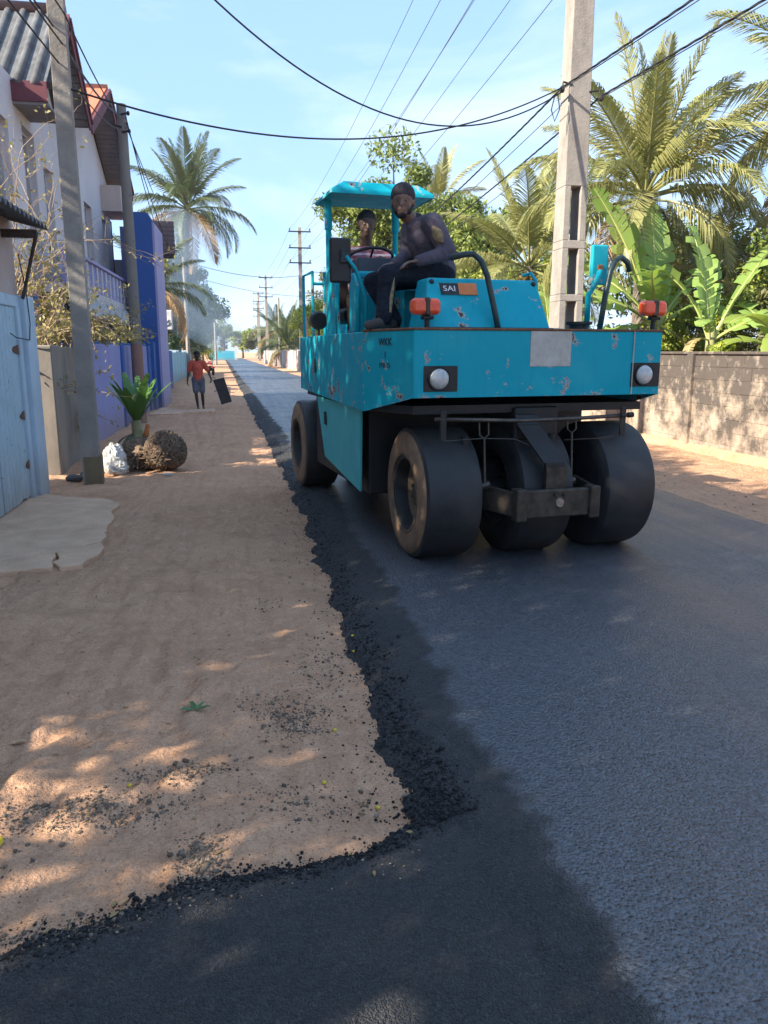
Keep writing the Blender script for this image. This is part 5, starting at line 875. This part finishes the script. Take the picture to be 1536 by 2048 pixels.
for lab, x, y, h, r, m, n in (('bright bushy fill behind the tall banana plant', 9.6, 15.6, 3.6, 1.2, 'lime', 4500), ('bright shrub behind the long slanting banana leaf', 10.6, 14.6, 4.2, 1.3, 'mango', 5000), ('lime shrub under the drooping palm', 9.4, 21.0, 3.0, 1.2, 'lime', 4000), ('tall green shrub at the grove edge beyond the young bananas', 11.9, 12.6, 4.0, 1.3, 'lime', 4500)): bush(lab, x, y, h, r, M_L[m], n)
for lab, x, y, h, r, m, n in (('hedge clump over the far right fence', 6.2, 60, 3.2, 1.5, 'olive', 2500), ('low bush hanging over the far left verge', -5.0, 80, 3.0, 1.8, 'teal', 2500), ('rounded bush at the far left bend', -4.4, 104, 3.4, 2.0, 'lime', 2500), ('bush over the blue piers beside the box sign', -4.2, 33.5, 2.9, 1.0, 'olive', 3500)): bush(lab, x, y, h, r, M_L[m], n, .18)
# thorny half-dry shrub between shed and house
TS = thing('thorny_shrub', 'sprawling half-dry thorny shrub tumbling over the grey pillar', 'shrub', (-3.2, 12.4, 0)); tw = MB(); lp = []
def twig(p, d, L, r, depth):
    p = Vector(p); d = Vector(d).normalized(); n_ = 6; pts = [p.copy()]
    for i in range(n_):
        d = (d + Vector(rng.normal(0, .16, 3)) + Vector((0, 0, -.05 if depth else -.035))).normalized(); p = p + d * L / n_; p.z = max(p.z, 1.82) if (p.x > -2.95 and p.y > 12.4) else p.z; pts.append(p.copy())
        if depth < 2 and i > 0 and rng.random() < (.85 if depth == 0 else .6): twig(p, (d + Vector(rng.normal(0, .65, 3))).normalized(), L * rng.uniform(.25, .5), r * .5, depth + 1)
        if i > 2 and rng.random() < .6:
            for _ in range(rng.integers(1, 4)): lp.append(tuple(p + Vector(rng.normal(0, .05, 3))))
    tw.tube([tuple(q) for q in pts], list(np.linspace(r, r * .35, n_ + 1)), 4, False)
for k in range(70):
    b_ = (-3.3 + rng.uniform(-.5, .45), 12.3 + rng.uniform(-.9, 1.4), .9 + rng.uniform(-.4, .6)); twig(b_, (rng.normal(.12, .4), rng.normal(-.1, .5), rng.uniform(.1, 1.0)), rng.uniform(.8, 1.7), .015, 0)
for k in range(30):
    b_ = (-3.6 + rng.uniform(-.4, .3), 12.6 + rng.uniform(-.6, .8), 1.4); twig(b_, (rng.normal(.10, .2), rng.normal(-.05, .3), 1.1), rng.uniform(1.6, 3.0), .014, 0)
for k in range(7): twig((-2.7, 13 + rng.uniform(-.5, 3), 1.75), (.7, rng.normal(.1, .4), rng.uniform(.0, .5)), rng.uniform(.6, 1.1), .01, 0)
for k in range(8): tw.tube([(-3.3 + .1 * k, 12.2 + .1 * (k % 3), -.2), (-3.3 + .09 * k, 12.25, 1.3)], .025, 5)
tw.build('twigs', plain('dry_twig', (.42, .31, .21), .9, (.28, .21, .15), 8, .2), TS, True, True); V, F = leaves(np.array(lp), np.array([0, 0, .6]), .075, .034); lf = np_obj('leaves', V - np.array(TS.location[:]), F, leafmat('thorn_leaf', (.24, .22, .09), (.40, .33, .13), (.2, .19, .08), .3), TS)

# ---------------------------------------------------------------- perforated concrete pole and the line poles
def vpole(label, x, y, h, w0, w1, d0, d1, holes, arms, rz=0):
    o = thing('utility_pole', label, 'utility pole', (x, y, 0), rz, 'utility poles along the street'); W_ = lambda z: (w0 + (w1 - w0) * z / h) / 2; D_ = lambda z: (d0 + (d1 - d0) * z / h) / 2; mb = MB()
    def seg(za, zb, fa0, fa1, fb0, fb1):        # x extents as fractions of half-width
        mb.add([(W_(za) * fa0, -D_(za), za), (W_(za) * fa1, -D_(za), za), (W_(za) * fa1, D_(za), za), (W_(za) * fa0, D_(za), za), (W_(zb) * fb0, -D_(zb), zb), (W_(zb) * fb1, -D_(zb), zb), (W_(zb) * fb1, D_(zb), zb), (W_(zb) * fb0, D_(zb), zb)], [(0, 1, 5, 4), (1, 2, 6, 5), (2, 3, 7, 6), (3, 0, 4, 7), (4, 5, 6, 7), (0, 3, 2, 1)])
    z = -.5
    for a, b_ in holes:
        seg(z, a, -1, 1, -1, 1); g = .44; c_ = .09
        for s in ((-1, -g), (g, 1)): seg(a, b_, s[0], s[1], s[0], s[1])
        z = b_
    seg(z, h, -1, 1, -1, 1); mb.build('shaft', m_pole, o, bevel=.012)
    for az, hw in arms:
        MB().box((-hw - .1, -D_(az) - .09, az - .05), (hw + .1, -D_(az) - .003, az + .05)).build('crossarm', m_blk, o)
        for s in (-1, 1): MB().lathe([(0, .02), (.06, .02), (.06, .07), (.10, .04), (.11, .075), (.15, .045), (.16, .07), (.21, .04), (.21, .001)], (s * hw, -D_(az) - .045, az + .05), (0, 0, 1), 10).build('insulator', plain('brown_porcelain', (.09, .05, .04), .3), o, smooth=2)
    return o
ARM = [(11.4, .83), (10.1, .83), (8.9, .83)]
PR = vpole('perforated concrete pole with cable clamps standing behind the roller', 5.9, 13.95, 11.9, .50, .30, .52, .30, [(-.2, .55), (.75, 1.5), (1.7, 2.5), (2.62, 3.42), (3.56, 4.48)], ARM)
for z, s in ((6.12, -1), (6.02, 1)):
    MB().tube([(s * .16, -.2, z), (s * .33, -.22, z + .03), (s * .36, -.24, z - .08)], .018, 6).ball((s * .36, -.25, z - .1), (.05, .05, .06), 8, 6).build('cable_clamp', m_blk, PR)
MB().tube([(-.45, -.28, 5.95), (-.40, -.28, 5.7), (-.48, -.27, 5.5), (-.55, -.27, 5.68), (-.5, -.27, 5.9)], .012, 5, False).build('cable_loop', m_ink, PR)
for lab, x, y in (('concrete line pole with three crossarms past the roller', 4.85, 68), ('thin line pole with three crossarms far down the street', 3.1, 110), ('faint line pole with three crossarms at the end of the street', 2.9, 170), ('faint line pole with three crossarms before the last one', 2.6, 140)): vpole(lab, x, y, 11.75, .42, .26, .4, .26, [], ARM)
for lab, x, y, h in (('bare concrete pole stub by the aqua fence', -3.6, 52, 7.4), ('slim leaning pole over the far right fence', 3.9, 90, 7.5), ('bare slim pole next to the tall line pole', 4.6, 60, 4.2), ('bare pole beyond the far left verge trees', -3.4, 95, 7.2)):
    o = thing('utility_pole', lab, 'utility pole', (x, y, 0), 0, 'utility poles along the street'); MB().tube([(0, 0, -.3), (0, 0, h)], [.14, .10], 8).build('shaft', m_pole, o, smooth=2)
# overhead cables
m_cab = plain('black_cable', (.02, .02, .024), .6, None, 10, 0); m_wire = plain('line_wire', (.10, .105, .12), .5, None, 10, 0, 10, .3)
def cable(label, a, b_, sag, r, m=m_cab, n=40, twist=False, name='cable'):
    a, b_ = Vector(a), Vector(b_); pts = [a.lerp(b_, t) - Vector((0, 0, 4 * sag * t * (1 - t))) for t in np.linspace(0, 1, n)]; mb = MB()
    if twist:
        L = (b_ - a).length; k = int(L / .12); base = [a.lerp(b_, t) - Vector((0, 0, 4 * sag * t * (1 - t))) for t in np.linspace(0, 1, k)]; d = (b_ - a).normalized(); u = d.orthogonal().normalized(); w = d.cross(u)
        for ph in (0, 2.1, 4.2): mb.tube([tuple(q + (u * math.cos(i * .75 + ph) + w * math.sin(i * .75 + ph)) * r) for i, q in enumerate(base)], r * .85, 4, False)
    else: mb.tube([tuple(q) for q in pts], r, 5)
    return tag(mb.build(name, m, None, False, True), label, 'cable', 'overhead cables')
for (z, hw), lv in zip(ARM, ('top', 'middle', 'lowest')):
    for s in (-1, 1):
        sd_n = 'road' if s < 0 else 'grove'
        cable(f'thin bare wire from the {lv} crossarm, {sd_n} side, running down the street', (5.9 + s * hw, 13.75, z + .22), (4.85 + s * hw, 67.8, z + .22), 1.0, .009, m_wire, name='line_wire'); cable(f'thin bare wire from the {lv} crossarm, {sd_n} side, running back over the road', (5.9 + s * hw, 13.75, z + .22), (6.4 + s * hw, -34, z + .22), .8, .009, m_wire, name='line_wire')
        cable(f'far wire on the {lv} crossarms, {sd_n} side, between distant line poles', (4.85 + s * hw, 67.8, z + .22), (3.1 + s * hw, 109.8, z + .22), .8, .012, m_wire, name='line_wire')
for s, z in ((-.36, 6.05), (.36, 5.95)):
    sd_n = 'road' if s < 0 else 'grove'
    cable(f'twisted black cable bundle on the {sd_n} side of the pole, slung down the street', (5.9 + s, 13.7, z), (4.85 + s * .6, 67.8, 6.6), 1.3, .0105, m_cab, 40, True, 'twisted_cable'); cable(f'twisted black cable bundle on the {sd_n} side of the pole, slung over the near verge', (5.9 + s, 13.7, z), (7.3 + s, -26, 6.6), .55, .0105, m_cab, 40, True, 'twisted_cable')
    cable(f'thin wire under the {sd_n} side twisted bundle running down the street', (5.9 + s, 13.7, z - .28), (4.85 + s * .6, 67.8, 6.2), 1.3, .008, m_wire, name='line_wire'); cable(f'thin wire beside the {sd_n} side twisted bundle running over the near verge', (5.9 + s, 13.7, z - .28 + .25), (8.0 + s, -26, 6.6), .5, .008, m_wire, name='line_wire')
cable('thick service cable sagging low across the road between the poles', (5.54, 13.68, 6.05), (-1.9, 9.95, 4.52), .68, .012); cable('thick service cable rising steeply across the road', (5.54, 13.68, 5.98), (-1.9, 9.95, 7.25), 1.58, .012)
for k, (za, zb, xo) in enumerate(((4.95, 6.45, .05), (5.12, 6.5, -.03), (4.75, 6.2, 0), (5.25, 6.3, .1))): od = ('third', 'second', 'lowest', 'topmost')[k]; cable(f'{od} service cable from the grooved pole along the purple wall', (-1.93 + xo, 9.9, za), (-2.4 + xo, 18.35, zb), .15, .010); cable(f'{od} service cable on the grooved pole, running back past the plank shed', (-1.93 + xo, 9.9, za), (-2.6 + xo, -9, za + .4), .25, .010)
for k, (x, y, z) in enumerate(((-2.45, 24.6, 5.2), (-2.2, 25.6, 4.72), (-3.6, 51.9, 7.0))): cable(('drop wire falling from the round pole to the top of the blue stair block', 'drop wire falling from the round pole to the little tiled roof', 'long wire from the round pole to the bare pole stub')[k], (-2.3, 18.3, 6.45 - .1 * k), (x, y, z), .1, .011)
cable('cable strung across the far street between poles', (-3.6, 52, 7.2), (4.85, 68, 7.9), .5, .02); cable('second cable strung across the far street', (-3.6, 52, 6.4), (4.85, 68, 6.2), .3, .015)
# ---------------------------------------------------------------- far fences, motorcycle
m_fwall = mat_concrete('far_plaster', (.50, .43, .38), (.38, .31, .27), (.15, .12, .1), .4, .6, .2); FW = thing('boundary_wall', 'patched plaster wall with piers along the far right verge', 'wall', (3.9, 80, 0))
for k in range(16):
    y = 60 + k * 3; x = 4.45 - .0418 * (y - 60); MB().box((x, y, -.2), (x + .15, y + 2.7, 1.62 + .05 * (k % 2))).build('panel', m_fwall if k % 3 else m_frame, FW, True); MB().box((x - .06, y + 2.7, -.2), (x + .2, y + 3, 1.75)).build('pier', m_frame if k % 2 else m_fwall, FW, True)
EW = thing('boundary_wall', 'bright blue wall closing the end of the street', 'wall', (-4, 148, 0)); MB().box((-6.5, 148, -.3), (-1.9, 148.3, 1.7)).build('panel', mat_paint('bright_blue_far', (.06, .36, .5), (.1, .3, .4), .7, .5), EW, True); MB().box((-1.9, 147.8, -.3), (-1.4, 148.4, 2.6)).build('pier', m_frame, EW, True)
MO = thing('motorcycle', 'red and black motorcycle parked beyond the walking man', 'motorcycle', (-2.35, 55, 0), .25)
for y in (-.65, .65):
    w = MB().lathe([(-.05, .24), (-.05, .29), (0, .31), (.05, .29), (.05, .24)], (0, y, .31), n=20, closed=True).build('wheel', m_rubber, MO, smooth=2); q = MB().lathe([(-.03, .06), (.03, .06)], (0, y, .31), n=10)
    for a in np.arange(0, 6.28, .785): q.tube([(0, y, .31), (0, y + .25 * math.cos(a), .31 + .25 * math.sin(a))], .008, 4)
    q.build('spokes', m_chrome, w)
MB().cbox((-.1, -.3, .72), (.1, .15, .95), .05).build('fuel_tank', plain('red_enamel', (.4, .02, .03), .3), MO); MB().cbox((-.12, .1, .74), (.12, .75, .84), .04).build('saddle', m_blk, MO); MB().cbox((-.12, -.25, .3), (.12, .25, .65), .04).build('engine', m_greas, MO)
MB().tube([(0, -.65, .31), (0, -.42, .98), (-.3, -.3, 1.05)], .025, 6).tube([(0, -.42, .98), (.3, -.3, 1.05)], .02, 6).build('handlebar', m_chrome, MO, smooth=True); MB().lathe([(0, .09), (.06, .09), (.12, .04)], (0, -.50, .9), (0, 1, 0), 14).build('headlight', m_lens, MO); MB().cbox((-.09, -.95, .52), (.09, -.4, .60), .03).build('mudguard', MATS['red_enamel'], MO); MB().tube([(.12, -.1, .35), (.16, .8, .42)], .04, 8).build('exhaust', m_chrome, MO)

# ---------------------------------------------------------------- hot-asphalt smoke drifting among the left-hand trees, and thin haze
def volume_mat(name, col, dens, an=.3):
    m = bpy.data.materials.new(name); m.use_nodes = True; t = m.node_tree; t.nodes.clear(); o = t.nodes.new('ShaderNodeOutputMaterial'); v = t.nodes.new('ShaderNodeVolumePrincipled'); v.inputs['Color'].default_value = (*col, 1); v.inputs['Density'].default_value = dens; v.inputs['Anisotropy'].default_value = an; t.links.new(v.outputs[0], o.inputs['Volume']); return m
hz = MB().box((-120, -30, -2), (120, 230, 24)).build('haze', volume_mat('thin_haze', (.86, .92, 1), .0004)); stuff(hz, 'thin pale haze over the street', 'haze')
sm = MB()
for x, y, z, rx_, ry_, rz_ in ((-3.3, 47, 3.9, 1.3, 2.5, 1.7), (-3.0, 49, 5.8, 1.7, 3, 2.3), (-2.2, 50, 3.4, 1.6, 3, 1.5), (-3.6, 50, 8.0, 1.5, 3, 2.0), (-1.4, 52, 2.6, 1.4, 3, 1.2)): sm.ball((x, y, z), (rx_, ry_, rz_), 24, 16)
o = sm.build('tmp', None); r_ = o.modifiers.new('r', 'REMESH'); r_.mode = 'VOXEL'; r_.voxel_size = .22; q = o.modifiers.new('s', 'SMOOTH'); q.iterations = 12; dg = bpy.context.evaluated_depsgraph_get(); me = bpy.data.meshes.new_from_object(o.evaluated_get(dg)); bpy.data.objects.remove(o)
stuff(mesh_obj('smoke', me, volume_mat('blue_smoke', (.62, .8, 1), .06, .2), None, True), 'blue smoke drifting in front of the left-hand palm and trees', 'smoke')
